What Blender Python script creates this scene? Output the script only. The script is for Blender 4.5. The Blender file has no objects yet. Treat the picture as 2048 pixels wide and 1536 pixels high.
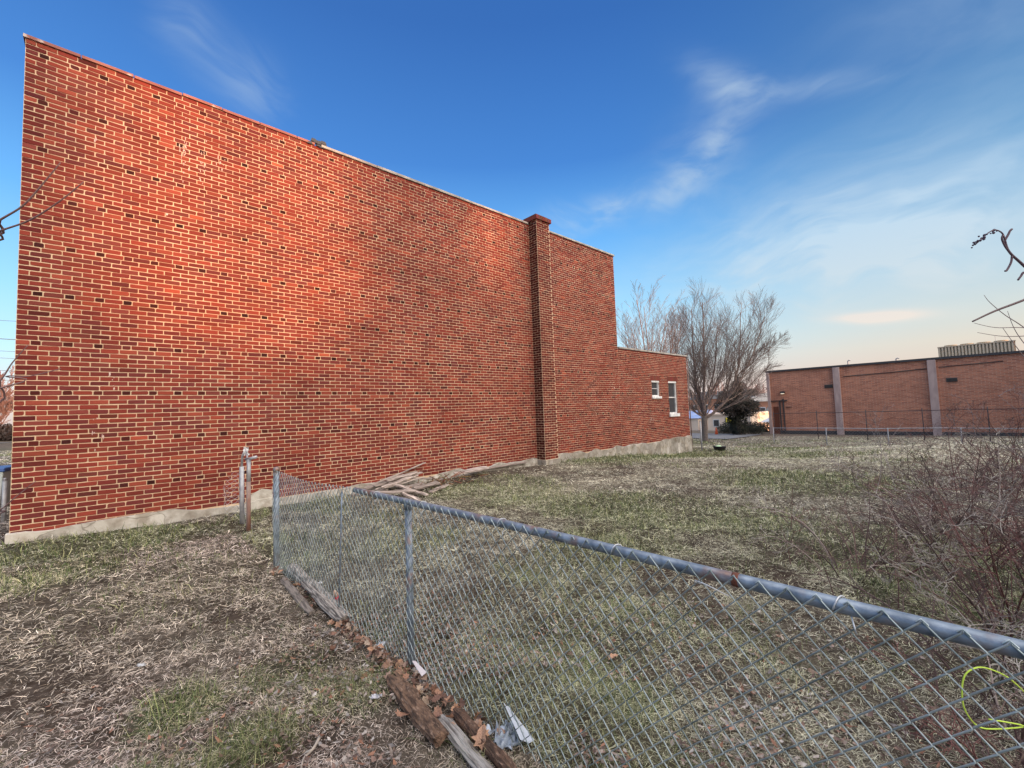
import bpy, math, random
import numpy as np
from mathutils import Vector, Matrix
random.seed(7); rng = np.random.default_rng(7)
C = bpy.context.scene.collection
scene = bpy.context.scene
# ------------------------------------------------------------------ camera
EYE = 1.67; F = 870.0; PITCH = math.atan(52/870); ROLL = math.radians(2.0)
cam_d = bpy.data.cameras.new('camera'); cam = bpy.data.objects.new('camera', cam_d); C.objects.link(cam)
cam_d.sensor_width = 36; cam_d.lens = 36*F/2048; cam_d.clip_start = 0.05; cam_d.clip_end = 3000
cam.matrix_world = Matrix.Translation((0, 0, EYE)) @ Matrix.Rotation(math.pi/2+PITCH, 4, 'X') @ Matrix.Rotation(-ROLL, 4, 'Z')
scene.camera = cam
# ------------------------------------------------------------------ light and sky
SUN_EL = math.radians(6.0); SUN_AZ = math.atan2(0.80, -0.60)      # azimuth from +Y towards +X
sun_dir = Vector((math.sin(SUN_AZ)*math.cos(SUN_EL), math.cos(SUN_AZ)*math.cos(SUN_EL), math.sin(SUN_EL)))
sd = bpy.data.lights.new('sun', 'SUN'); sun = bpy.data.objects.new('sun', sd); C.objects.link(sun)
sd.energy = 4.8; sd.angle = math.radians(3.0); sd.color = (1.0, 0.44, 0.20)
sun.rotation_euler = sun_dir.to_track_quat('Z', 'Y').to_euler()
scene.view_settings.view_transform = 'Standard'; scene.view_settings.look = 'None'
scene.view_settings.exposure = 0.0; scene.view_settings.gamma = 1.0

world = bpy.data.worlds.new('World'); scene.world = world; world.use_nodes = True
wt = world.node_tree; wn = wt.nodes; wl = wt.links; wn.clear()
def W(t, **k):
    n = wn.new(t)
    for a, b in k.items(): setattr(n, a, b)
    return n
def wmath(op, a, b=None, c=None):
    n = W('ShaderNodeMath', operation=op)
    for i, v in enumerate((a, b, c)):
        if v is None: continue
        if isinstance(v, (int, float)): n.inputs[i].default_value = v
        else: wl.new(v, n.inputs[i])
    return n.outputs[0]
def wdot(v, vec):
    n = W('ShaderNodeVectorMath', operation='DOT_PRODUCT'); wl.new(v, n.inputs[0]); n.inputs[1].default_value = vec
    return n.outputs['Value']
def wmix(f, a, b):
    n = W('ShaderNodeMix', data_type='RGBA'); 
    for s, v in ((0, f), (6, a), (7, b)):
        if isinstance(v, (int, float)): n.inputs[s].default_value = v
        elif isinstance(v, tuple): n.inputs[s].default_value = (*v, 1)
        else: wl.new(v, n.inputs[s])
    return n.outputs[2]
def wramp(f, stops):
    n = W('ShaderNodeValToRGB'); wl.new(f, n.inputs[0]); cr = n.color_ramp
    while len(cr.elements) < len(stops): cr.elements.new(0.5)
    for e, (p, c) in zip(cr.elements, stops):
        e.position = p; e.color = (*c, 1)
    return n.outputs[0]
tc = W('ShaderNodeTexCoord'); DIR = tc.outputs['Generated']
sep = W('ShaderNodeSeparateXYZ'); wl.new(DIR, sep.inputs[0])
ez = wmath('MAXIMUM', sep.outputs[2], 0.0)
sky = W('ShaderNodeTexSky', sky_type='NISHITA', sun_disc=False, sun_elevation=SUN_EL, sun_rotation=SUN_AZ, altitude=50, air_density=1.0, dust_density=0.6, ozone_density=2.5)
left = wramp(ez, [(0.0,(.62,.50,.52)),(.05,(.72,.66,.68)),(.12,(.52,.78,.93)),(.22,(.32,.66,.95)),(.36,(.13,.42,.87)),(.50,(.048,.205,.60)),(.68,(.026,.125,.43)),(1,(.02,.09,.32))])
right = wramp(ez, [(0.0,(.50,.38,.36)),(.04,(.68,.50,.45)),(.09,(.70,.60,.50)),(.14,(.58,.61,.58)),(.21,(.38,.55,.66)),(.34,(.15,.34,.56)),(.50,(.06,.18,.40)),(.70,(.03,.11,.30)),(1,(.025,.08,.25))])
az = wdot(DIR, (1, 0, 0)); az.node.name = 'az'
azf = W('ShaderNodeMapRange', interpolation_type='SMOOTHSTEP'); wl.new(az, azf.inputs[0]); azf.inputs[1].default_value = 0.1; azf.inputs[2].default_value = 0.85
base = wmix(azf.outputs[0], left, right)
# cirrus: stretched, warped noise gathered by soft elongated masks that are fixed in the sky
nz = W('ShaderNodeTexNoise'); wl.new(DIR, nz.inputs['Vector']); nz.inputs['Scale'].default_value = 2.2; nz.inputs['Detail'].default_value = 3
va = W('ShaderNodeVectorMath', operation='MULTIPLY_ADD'); wl.new(nz.outputs['Color'], va.inputs[0]); va.inputs[1].default_value = (.55,.55,.35); wl.new(DIR, va.inputs[2])
mp = W('ShaderNodeMapping'); wl.new(va.outputs[0], mp.inputs[0]); mp.inputs['Scale'].default_value = (2.2, 2.2, 7.0); mp.inputs['Rotation'].default_value = (0.0, 0.35, 0.3)
n1 = W('ShaderNodeTexNoise'); wl.new(mp.outputs[0], n1.inputs['Vector']); n1.inputs['Scale'].default_value = 1.6; n1.inputs['Detail'].default_value = 8; n1.inputs['Roughness'].default_value = 0.55
def smooth(v, a, b):
    m = W('ShaderNodeMapRange', interpolation_type='SMOOTHSTEP'); wl.new(v, m.inputs[0]); m.inputs[1].default_value = a; m.inputs[2].default_value = b
    return m.outputs[0]
streak = smooth(n1.outputs['Fac'], .38, .72)
mp2 = W('ShaderNodeMapping'); wl.new(va.outputs[0], mp2.inputs[0]); mp2.inputs['Scale'].default_value = (5, 5, 14); mp2.inputs['Rotation'].default_value = (0.5, -0.4, 0.2)
n2 = W('ShaderNodeTexNoise'); wl.new(mp2.outputs[0], n2.inputs['Vector']); n2.inputs['Scale'].default_value = 2.2; n2.inputs['Detail'].default_value = 7
fine = smooth(n2.outputs['Fac'], .34, .70)
def cray(x, y):
    u = (x-1024)/F; v = -(y-768)/F; c, s = math.cos(ROLL), math.sin(ROLL); u, v = u*c+v*s, -u*s+v*c
    return Vector((u, math.cos(PITCH)-v*math.sin(PITCH), math.sin(PITCH)+v*math.cos(PITCH)))
wd = W('ShaderNodeVectorMath', operation='MULTIPLY_ADD'); wl.new(nz.outputs['Color'], wd.inputs[0]); wd.inputs[1].default_value = (.07,.07,.07); wl.new(DIR, wd.inputs[2]); WD = wd.outputs[0]
def blob(p, q, width, gain=1.0):
    a = cray(*p).normalized()+Vector((.035,.035,.035)); b = cray(*q).normalized()+Vector((.035,.035,.035)); m = (a+b)/2; L = (b-a).length/2
    t = (b-a).normalized(); nrm = m.normalized(); w = nrm.cross(t).normalized()
    dt = wmath('DIVIDE', wmath('SUBTRACT', wdot(WD, tuple(t)), m.dot(t)), L); dw = wmath('DIVIDE', wmath('SUBTRACT', wdot(WD, tuple(w)), m.dot(w)), width)
    q2 = wmath('ADD', wmath('MULTIPLY', dt, dt), wmath('MULTIPLY', dw, dw))
    front = smooth(wdot(WD, tuple(nrm)), .2, .5)
    return wmath('MULTIPLY', wmath('MULTIPLY', wmath('EXPONENT', wmath('MULTIPLY', q2, -1.0)), gain), front)
def total(l):
    a = l[0]
    for b in l[1:]: a = wmath('ADD', a, b)
    return a
path = [(1080,450),(1345,385),(1500,215),(1380,140)]
wisps = total([blob(p_, q_, .026, .62) for p_, q_ in zip(path[:-1], path[1:])]+[blob((1440,170),(1560,180),.020,.55), blob((1560,180),(1740,160),.016,.5), blob((1330,390),(1480,220),.06,.35), blob((330,0),(430,110),.035,.55), blob((430,110),(560,215),.045,.5), blob((1000,520),(1200,440),.02,.35)])
veil = total([blob((1350,600),(2300,330),.13,.85), blob((1500,500),(2100,480),.10,.5), blob((1700,-40),(2100,20),.10,.30), blob((1400,560),(1700,540),.03,.5)])
wisps = wmath('MULTIPLY', wisps, wmath('ADD', wmath('MULTIPLY', fine, 0.75), wmath('ADD', wmath('MULTIPLY', streak, 0.3), 0.10)))
veil = wmath('MULTIPLY', veil, wmath('ADD', wmath('MULTIPLY', fine, 0.38), wmath('ADD', wmath('MULTIPLY', streak, 0.50), 0.24)))
glow = blob((1680,640),(1850,634),.0085,1.1)
cloudc = wramp(ez, [(0,(.70,.55,.48)),(.12,(.66,.66,.62)),(.30,(.55,.68,.78)),(.6,(.30,.42,.62))])
base = wmix(wmath('MINIMUM', wmath('ADD', wisps, veil), 0.85), base, cloudc)
base = wmix(wmath('MINIMUM', glow, 0.6), base, (.92,.72,.60))
# unseen sky behind the camera, brightened round the sun as added fill light
bk = smooth(wdot(DIR, (math.sin(SUN_AZ), math.cos(SUN_AZ), 0.15)), 0.36, 0.80)
backc = wramp(ez, [(0,(4.6,3.5,2.8)),(.25,(5.0,4.2,3.6)),(.6,(4.8,4.4,4.1)),(1,(3.0,2.9,2.9))])
base = wmix(bk, base, backc)
base = wmix(smooth(ez, .76, .95), base, (2.7,2.6,2.55))      # upper sky out of view, brightened to fill the ground
bg1 = W('ShaderNodeBackground'); wl.new(sky.outputs[0], bg1.inputs[0]); bg1.inputs[1].default_value = 0.05
bg2 = W('ShaderNodeBackground'); wl.new(base, bg2.inputs[0]); bg2.inputs[1].default_value = 1.03
add = W('ShaderNodeAddShader'); wl.new(bg1.outputs[0], add.inputs[0]); wl.new(bg2.outputs[0], add.inputs[1])
out = W('ShaderNodeOutputWorld'); wl.new(add.outputs[0], out.inputs[0])

# ------------------------------------------------------------------ helpers
def ray(x, y): return cray(x, y)
def at(x, y, Y):                       # a photo direction followed out to a real distance Y in front of the camera
    d = ray(x, y); return Vector((0, 0, EYE)) + d*(Y/d.y)
def tag(o, label=None, cat=None, group=None, kind=None):
    if label: o['label'] = label
    if cat: o['category'] = cat
    if group: o['group'] = group
    if kind: o['kind'] = kind
    return o
def empty(name, loc, label, cat, rz=0, group=None):
    o = bpy.data.objects.new(name, None); C.objects.link(o); o.location = loc; o.rotation_euler = (0, 0, rz); o.empty_display_size = .1
    return tag(o, label, cat, group)
class MB:
    def __init__(s): s.v = []; s.f = []; s.c = []; s.col = (1, 1, 1)
    def add(s, vs, fs, col=None):
        n = len(s.v); s.v += [tuple(p) for p in vs]; s.f += [tuple(i+n for i in f) for f in fs]
        s.c += [col or s.col]*len(vs); return s
    def box(s, a, b, col=None):
        x0,y0,z0 = a; x1,y1,z1 = b
        return s.add([(x0,y0,z0),(x1,y0,z0),(x1,y1,z0),(x0,y1,z0),(x0,y0,z1),(x1,y0,z1),(x1,y1,z1),(x0,y1,z1)],
              [(0,3,2,1),(4,5,6,7),(0,1,5,4),(1,2,6,5),(2,3,7,6),(3,0,4,7)], col)
    def tube(s, pts, rad, n=6, cap=True, col=None):
        pts = [Vector(p) for p in pts]
        if not hasattr(rad, '__len__'): rad = [rad]*len(pts)
        vs = []; fs = []; ref = None
        for i, p in enumerate(pts):
            d = (pts[min(i+1, len(pts)-1)]-pts[max(i-1, 0)])
            d = d.normalized() if d.length > 1e-9 else Vector((0, 0, 1))
            if ref is None: ref = d.orthogonal().normalized()
            else:
                ref = ref-d*ref.dot(d); ref = ref.normalized() if ref.length > 1e-6 else d.orthogonal().normalized()
            b = d.cross(ref)
            for k in range(n):
                a = 2*math.pi*k/n; vs.append(p+(ref*math.cos(a)+b*math.sin(a))*rad[i])
        for i in range(len(pts)-1):
            for k in range(n):
                k2 = (k+1) % n; fs.append((i*n+k, i*n+k2, (i+1)*n+k2, (i+1)*n+k))
        if cap: fs.append(tuple(range(n-1, -1, -1))); fs.append(tuple((len(pts)-1)*n+k for k in range(n)))
        return s.add(vs, fs, col)
    def build(s, name, mat, parent=None, smooth=False):
        me = bpy.data.meshes.new(name); me.from_pydata(s.v, [], s.f); me.materials.append(mat)
        at_ = me.color_attributes.new('tint', 'FLOAT_COLOR', 'POINT')
        arr = np.ones((len(s.v), 4), np.float32)
        if s.c: arr[:, :3] = np.array(s.c, np.float32)
        at_.data.foreach_set('color', arr.ravel())
        if smooth: me.polygons.foreach_set('use_smooth', [True]*len(me.polygons))
        me.update(); o = bpy.data.objects.new(name, me); C.objects.link(o)
        if parent: o.parent = parent
        return o
def bevelled(o, w=.01, seg=2):
    m = o.modifiers.new('bevel', 'BEVEL'); m.width = w; m.segments = seg; return o
def np_mesh(name, V, Fc, col, mat, parent=None, smooth=False):   # V (n,3), Fc (m,k)
    me = bpy.data.meshes.new(name); me.vertices.add(len(V)); me.vertices.foreach_set('co', V.astype(np.float32).ravel())
    m, k = Fc.shape; me.loops.add(m*k); me.loops.foreach_set('vertex_index', Fc.astype(np.int32).ravel())
    me.polygons.add(m); me.polygons.foreach_set('loop_start', np.arange(0, m*k, k, dtype=np.int32))
    me.polygons.foreach_set('loop_total', np.full(m, k, dtype=np.int32))
    if smooth: me.polygons.foreach_set('use_smooth', np.ones(m, dtype=bool))
    a = me.color_attributes.new('tint', 'FLOAT_COLOR', 'POINT'); arr = np.ones((len(V), 4), np.float32); arr[:, :3] = col
    a.data.foreach_set('color', arr.ravel()); me.materials.append(mat); me.update(calc_edges=True); me.validate()
    o = bpy.data.objects.new(name, me); C.objects.link(o)
    if parent: o.parent = parent
    return o
def vnoise(x, y, seed=0):
    xi = np.floor(x).astype(np.int64); yi = np.floor(y).astype(np.int64); xf = x-xi; yf = y-yi
    def h(a, b):
        n = (a*374761393+b*668265263+seed*1442695041) & 0xffffffff
        n = ((n ^ (n >> 13))*1274126177) & 0xffffffff; return ((n ^ (n >> 16)) & 0xffff)/65535.0
    u = xf*xf*(3-2*xf); v = yf*yf*(3-2*yf)
    return (h(xi,yi)*(1-u)+h(xi+1,yi)*u)*(1-v)+(h(xi,yi+1)*(1-u)+h(xi+1,yi+1)*u)*v
def fbm(x, y, sc, seed=0, o=4):
    t = 0; a = .5; n = 0
    for i in range(o): t = t+a*vnoise(x*sc, y*sc, seed+i*17); n += a; a *= .5; sc *= 2.03
    return t/n
def sstep(v, a, b): t = np.clip((v-a)/(b-a), 0, 1); return t*t*(3-2*t)

# ------------------------------------------------------------------ materials
def mat(name, col=(.5,.5,.5), rough=.8, metal=0, attr=False, noise=None, noise_scale=8, noise2=None, bump=0, bump_scale=40, stretch=(1,1,1), spec=.5, contrast=(.4,.65)):
    m = bpy.data.materials.new(name); m.use_nodes = True; nt = m.node_tree; b = nt.nodes['Principled BSDF']
    b.inputs['Roughness'].default_value = rough; b.inputs['Metallic'].default_value = metal; b.inputs['Specular IOR Level'].default_value = spec
    co = nt.nodes.new('ShaderNodeTexCoord'); mp = nt.nodes.new('ShaderNodeMapping'); nt.links.new(co.outputs['Object'], mp.inputs[0]); mp.inputs['Scale'].default_value = stretch
    if attr:
        a = nt.nodes.new('ShaderNodeAttribute'); a.attribute_name = 'tint'; cur = a.outputs['Color']
        if col is not None:
            mu = nt.nodes.new('ShaderNodeMix'); mu.data_type = 'RGBA'; mu.blend_type = 'MULTIPLY'; mu.inputs[0].default_value = 1
            nt.links.new(cur, mu.inputs[6]); mu.inputs[7].default_value = (*col, 1); cur = mu.outputs[2]
    else:
        r = nt.nodes.new('ShaderNodeRGB'); r.outputs[0].default_value = (*col, 1); cur = r.outputs[0]
    def layer(cur, c, sc, lo, hi, blend='MIX', fac=1.0, det=6):
        n = nt.nodes.new('ShaderNodeTexNoise'); nt.links.new(mp.outputs[0], n.inputs['Vector']); n.inputs['Scale'].default_value = sc; n.inputs['Detail'].default_value = det
        k = nt.nodes.new('ShaderNodeMapRange'); nt.links.new(n.outputs['Fac'], k.inputs[0]); k.inputs[1].default_value = lo; k.inputs[2].default_value = hi; k.inputs[4].default_value = fac
        x = nt.nodes.new('ShaderNodeMix'); x.data_type = 'RGBA'; x.blend_type = blend; nt.links.new(k.outputs[0], x.inputs[0]); nt.links.new(cur, x.inputs[6]); x.inputs[7].default_value = (*c, 1)
        return x.outputs[2]
    if noise: cur = layer(cur, noise, noise_scale, *contrast)
    if noise2: cur = layer(cur, noise2[0], noise2[1], noise2[2], noise2[3], *(noise2[4:] or ('MIX',)))
    nt.links.new(cur, b.inputs['Base Color'])
    if bump:
        n = nt.nodes.new('ShaderNodeTexNoise'); nt.links.new(mp.outputs[0], n.inputs['Vector']); n.inputs['Scale'].default_value = bump_scale; n.inputs['Detail'].default_value = 8
        bp = nt.nodes.new('ShaderNodeBump'); nt.links.new(n.outputs['Fac'], bp.inputs['Height']); bp.inputs['Strength'].default_value = bump; bp.inputs['Distance'].default_value = .02
        nt.links.new(bp.outputs[0], b.inputs['Normal'])
    m['layer'] = 1
    return m
def brick_tex(name, c1, c2, mortar, bw, rh, ms, stain=None, rotx=True):
    m = bpy.data.materials.new(name); m.use_nodes = True; nt = m.node_tree; b = nt.nodes['Principled BSDF']; b.inputs['Roughness'].default_value = .9
    co = nt.nodes.new('ShaderNodeTexCoord'); sp = nt.nodes.new('ShaderNodeSeparateXYZ'); nt.links.new(co.outputs['Object'], sp.inputs[0])
    ad = nt.nodes.new('ShaderNodeMath'); ad.operation = 'ADD'; nt.links.new(sp.outputs[0], ad.inputs[0]); nt.links.new(sp.outputs[1], ad.inputs[1])
    cb = nt.nodes.new('ShaderNodeCombineXYZ'); nt.links.new(ad.outputs[0], cb.inputs[0]); nt.links.new(sp.outputs[2], cb.inputs[1])
    br = nt.nodes.new('ShaderNodeTexBrick'); nt.links.new(cb.outputs[0], br.inputs['Vector'])
    br.inputs['Color1'].default_value = (*c1, 1); br.inputs['Color2'].default_value = (*c2, 1); br.inputs['Mortar'].default_value = (*mortar, 1)
    br.inputs['Scale'].default_value = 1; br.inputs['Brick Width'].default_value = bw; br.inputs['Row Height'].default_value = rh; br.inputs['Mortar Size'].default_value = ms; br.inputs['Mortar Smooth'].default_value = .2
    cur = br.outputs['Color']
    for sc, lo, hi, c, st in ((1.3, .45, .75, (.80,.76,.75), (1, 1, .5)), (14, .4, .7, (.7,.66,.64), (1, 1, 3))):
        mp = nt.nodes.new('ShaderNodeMapping'); nt.links.new(co.outputs['Object'], mp.inputs[0]); mp.inputs['Scale'].default_value = st
        n = nt.nodes.new('ShaderNodeTexNoise'); nt.links.new(mp.outputs[0], n.inputs['Vector']); n.inputs['Scale'].default_value = sc; n.inputs['Detail'].default_value = 5
        k = nt.nodes.new('ShaderNodeMapRange'); nt.links.new(n.outputs['Fac'], k.inputs[0]); k.inputs[1].default_value = lo; k.inputs[2].default_value = hi
        x = nt.nodes.new('ShaderNodeMix'); x.data_type = 'RGBA'; x.blend_type = 'MULTIPLY'; nt.links.new(k.outputs[0], x.inputs[0]); nt.links.new(cur, x.inputs[6]); x.inputs[7].default_value = (*c, 1); cur = x.outputs[2]
    nt.links.new(cur, b.inputs['Base Color']); return m
M = {}
M['brick'] = mat('brick', (1,1,1), .92, attr=True, noise=(.86,.80,.78), noise_scale=.9, stretch=(1,1,.8), bump=.35, bump_scale=60, spec=.25)
nt = M['brick'].node_tree
for n in nt.nodes:
    if n.bl_idname == 'ShaderNodeMix' and n.blend_type == 'MIX': n.blend_type = 'MULTIPLY'
M['brick_side'] = brick_tex('brick_side', (.27,.075,.05), (.19,.05,.04), (.45,.34,.26), .213, .0706, .012)
M['far_brick'] = brick_tex('far_brick', (.66,.25,.14), (.36,.12,.075), (.56,.33,.23), .40, .10, .02)
M['stone'] = mat('stone', (.42,.39,.33), .95, noise=(.30,.26,.20), noise_scale=5, noise2=((.55,.52,.47), 2.3, .5, .7), bump=.8, bump_scale=9)
M['parge'] = mat('parge', (.56,.53,.46), .95, noise=(.34,.30,.24), noise_scale=6, bump=.7, bump_scale=14)
def cracks(m, sc, col, lo, hi):
    nt = m.node_tree; b = nt.nodes['Principled BSDF']; src = b.inputs['Base Color'].links[0].from_socket
    co = nt.nodes.new('ShaderNodeTexCoord'); nz = nt.nodes.new('ShaderNodeTexNoise'); nt.links.new(co.outputs['Object'], nz.inputs['Vector']); nz.inputs['Scale'].default_value = 3
    ad = nt.nodes.new('ShaderNodeVectorMath'); ad.operation = 'MULTIPLY_ADD'; nt.links.new(nz.outputs['Color'], ad.inputs[0]); ad.inputs[1].default_value = (.5,.1,.5); nt.links.new(co.outputs['Object'], ad.inputs[2])
    v = nt.nodes.new('ShaderNodeTexVoronoi'); v.feature = 'DISTANCE_TO_EDGE'; v.inputs['Scale'].default_value = sc; nt.links.new(ad.outputs[0], v.inputs['Vector'])
    k = nt.nodes.new('ShaderNodeMapRange'); nt.links.new(v.outputs['Distance'], k.inputs[0]); k.inputs[1].default_value = lo; k.inputs[2].default_value = hi; k.inputs[3].default_value = .8; k.inputs[4].default_value = 0
    v2 = nt.nodes.new('ShaderNodeTexVoronoi'); v2.inputs['Scale'].default_value = sc; nt.links.new(ad.outputs[0], v2.inputs['Vector']); hs = nt.nodes.new('ShaderNodeMix'); hs.data_type = 'RGBA'; hs.blend_type = 'MULTIPLY'; hs.inputs[0].default_value = .35
    sx_ = nt.nodes.new('ShaderNodeSeparateColor'); nt.links.new(v2.outputs['Color'], sx_.inputs[0]); cb = nt.nodes.new('ShaderNodeCombineColor')
    for q in range(3): nt.links.new(sx_.outputs[0], cb.inputs[q])
    nt.links.new(src, hs.inputs[6]); nt.links.new(cb.outputs[0], hs.inputs[7])
    x = nt.nodes.new('ShaderNodeMix'); x.data_type = 'RGBA'; nt.links.new(k.outputs[0], x.inputs[0]); nt.links.new(hs.outputs[2], x.inputs[6]); x.inputs[7].default_value = (*col, 1); nt.links.new(x.outputs[2], b.inputs['Base Color'])
cracks(M['stone'], 2.6, (.16,.12,.08), .0, .03); cracks(M['parge'], 1.7, (.15,.13,.10), .0, .02)
M['coping'] = mat('coping', (.36,.33,.29), .85, noise=(.22,.20,.18), noise_scale=4, bump=.3)
M['terracotta'] = mat('terracotta', (.20,.07,.055), .75, noise=(.30,.12,.09), noise_scale=3, noise2=((.45,.38,.34), 5, .62, .7), bump=.3)
M['tar'] = mat('tar', (.02,.02,.022), .6)
M['roof'] = mat('roof', (.10,.10,.10), .9)
M['white_paint'] = mat('white_paint', (.72,.72,.70), .6, noise=(.50,.50,.50), noise_scale=9)
M['glass'] = mat('glass', (.05,.055,.06), .08, spec=.8)
M['curtain'] = mat('curtain', (.34,.33,.31), .9, noise=(.22,.21,.20), noise_scale=6, stretch=(1,1,.3))
M['dark'] = mat('dark', (.015,.014,.015), .8)
M['galv'] = mat('galv', (.25,.30,.36), .48, .45, noise=(.09,.12,.16), noise_scale=18, noise2=((.22,.12,.08), 6, .56, .70), bump=.12, bump_scale=60, contrast=(.35,.7))
M['wire'] = mat('wire', (.34,.40,.41), .5, .4, noise=(.15,.19,.19), noise_scale=9)
M['galv_far'] = mat('galv_far', (.36,.36,.37), .6, .3)
M['tie'] = mat('tie', (.50,.53,.56), .45, .6)
M['rust'] = mat('rust', (.16,.05,.03), .9, noise=(.10,.035,.02), noise_scale=20, bump=.4)
M['rustpost'] = mat('rustpost', (.20,.10,.07), .8, .2, noise=(.28,.24,.22), noise_scale=6, stretch=(1,1,.4), bump=.3)
M['palepost'] = mat('palepost', (.42,.43,.44), .6, .4, noise=(.25,.25,.27), noise_scale=8)
M['darkpost'] = mat('darkpost', (.06,.04,.04), .8)
M['oldwood'] = mat('oldwood', (.30,.27,.24), .9, attr=True, noise=(.10,.085,.075), noise_scale=5, stretch=(1.2,14,14), bump=.9, bump_scale=9, contrast=(.42,.6))
M['plank'] = mat('plank', (.42,.37,.33), .9, attr=True, noise=(.15,.12,.10), noise_scale=4, stretch=(1,12,12), bump=.7, bump_scale=8)
M['rotwood'] = mat('rotwood', (.16,.095,.06), .95, attr=True, noise=(.05,.028,.018), noise_scale=7, stretch=(2,6,6), noise2=((.26,.17,.12), 13, .55, .68), bump=1, bump_scale=18)
M['bark'] = mat('bark', (.14,.115,.10), .95, attr=True, noise=(.10,.08,.07), noise_scale=12, bump=.6)
M['twig'] = mat('twig', (1,1,1), .8, attr=True)
M['grass'] = mat('grass', (1,1,1), .85, attr=True, spec=.2)
M['leaf'] = mat('leaf', (1,1,1), .8, attr=True, noise=(.5,.45,.42), noise_scale=25)
M['soil'] = mat('soil', (1,1,1), .97, attr=True, noise=(.55,.50,.46), noise_scale=14, noise2=((.50,.46,.44), 2.4, .5, .75, 'MULTIPLY'), bump=1.0, bump_scale=26, spec=.1)
for n in M['soil'].node_tree.nodes:
    if n.bl_idname == 'ShaderNodeMix' and n.blend_type == 'MIX': n.blend_type = 'MULTIPLY'
for n in M['leaf'].node_tree.nodes:
    if n.bl_idname == 'ShaderNodeMix' and n.blend_type == 'MIX': n.blend_type = 'MULTIPLY'
M['asphalt'] = mat('asphalt', (.16,.16,.17), .95, noise=(.11,.11,.12), noise_scale=2, bump=.4)
M['concrete'] = mat('concrete', (.50,.37,.33), .95, noise=(.36,.26,.24), noise_scale=3, stretch=(1,1,.3))
M['fascia'] = mat('fascia', (.045,.04,.042), .5)
M['beige'] = mat('beige', (.80,.64,.50), .9, noise=(.70,.56,.44), noise_scale=.8)
M['blue_roof'] = mat('blue_roof', (.16,.24,.46), .6, noise=(.26,.32,.48), noise_scale=1)
M['orange_wall'] = mat('orange_wall', (.55,.26,.15), .9, noise=(.40,.20,.13), noise_scale=.7)
M['louvre'] = mat('louvre', (.36,.28,.18), .7); M['vent'] = mat('vent', (.07,.06,.055), .7)
M['evergreen'] = mat('evergreen', (1,1,1), .85, attr=True)

# ------------------------------------------------------------------ site layout
A = np.array([-6.831, 5.946]); D = np.array([.7325, .6808]); N = np.array([.6808, -.7325])   # wall corner, along the wall, out of the wall
RZ = math.atan2(D[1], D[0])
def height(x, y, bumps=True):
    x = np.asarray(x, float); y = np.asarray(y, float)
    s = (x-A[0])*D[0]+(y-A[1])*D[1]; n = (x-A[0])*N[0]+(y-A[1])*N[1]
    h = .10*(1-sstep(s, -2, 3))*(1-sstep(n, 0, 4))
    h = h+.055*(1-sstep(n, .2, 2.0))*(1-sstep(s, 8, 11))*sstep(s, -1.5, 0)+.04*sstep(s, 5, 9)*(1-sstep(s, 10.5, 14))*(1-sstep(n, .3, 3))
    h = h-.47*sstep(s, 12, 20)*(1-sstep(n, 1.5, 9))
    h = h-(1.28-.40*(1-sstep(n, 1.5, 9)))*sstep(s, 21, 33)-.2*sstep(s, 34, 48)-2.2*sstep(s, 52, 74)
    if bumps:
        k = 1-sstep(np.hypot(x, y), 25, 60)
        h = h+k*(.085*(fbm(x, y, .55, 3)-.5)+.045*(fbm(x, y, 2.6, 9)-.5)+.022*(fbm(x, y, 9, 21, 3)-.5))
    return h
def gz(x, y): return float(height(x, y))
def on_wall(s, off, z=None):          # a point s metres along the wall and off metres in front of it
    p = A+D*s+N*off; return Vector((p[0], p[1], gz(*p) if z is None else z))
def green_mask(x, y):
    s = (x-A[0])*D[0]+(y-A[1])*D[1]; n = (x-A[0])*N[0]+(y-A[1])*N[1]
    g = sstep(fbm(x, y, .42, 5), .47, .66)*.55
    g = np.maximum(g, sstep(n, 0, .3)*(1-sstep(n, .9, 1.9))*(1-sstep(s, 3.5, 5))*sstep(fbm(x, y, 1.1, 8), .40, .60)*.9)
    g = np.maximum(g, (1-sstep(n, 1.2, 2.6))*sstep(s, 10.5, 12)*(1-sstep(s, 19, 22))*.95)
    f = (x+.74)*(-.715)+(y-2.99)*(-.70)               # >0 camera side of the fence
    g = g*np.where((f > 0) & (n > 1.5), .25, 1.0)
    for cx, cy, r, a in ((-2.0,2.62,.28,1.), (-1.42,2.33,.30,1.), (-1.55,3.0,.35,.6), (-5.1,4.9,.75,.8), (-5.9,4.6,.6,.6), (-1.0,2.75,.35,.6), (-1.75,2.1,.25,.5), (-2.6,2.05,.2,.5), (.6,3.6,.6,.5), (1.4,7.5,1.2,.8), (6,9,2.0,.75), (1,5.2,.9,.5), (-1.2,9.0,.8,.7), (3.4,6.0,1.2,.6)):
        d = np.hypot(x-cx, y-cy); g = np.maximum(g, a*(1-sstep(d, r*.45, r*1.15)))
    return np.clip(g, 0, 1)
def bare_mask(x, y):
    s = (x-A[0])*D[0]+(y-A[1])*D[1]; n = (x-A[0])*N[0]+(y-A[1])*N[1]
    b = sstep(fbm(x, y, .7, 33), .56, .72)*.7
    b = np.maximum(b, (1-sstep(n, .5, 1.7))*sstep(s, 5, 6)*(1-sstep(s, 9.5, 11)))
    for cx, cy, r, a in ((-3.0,2.9,.45,.8), (-1.2,2.25,.3,1.), (-2.55,3.9,.35,.7), (-3.5,3.5,.4,.6)):
        d = np.hypot(x-cx, y-cy); b = np.maximum(b, a*(1-sstep(d, r*.3, r*1.2)))
    return np.clip(b, 0, 1)
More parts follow.
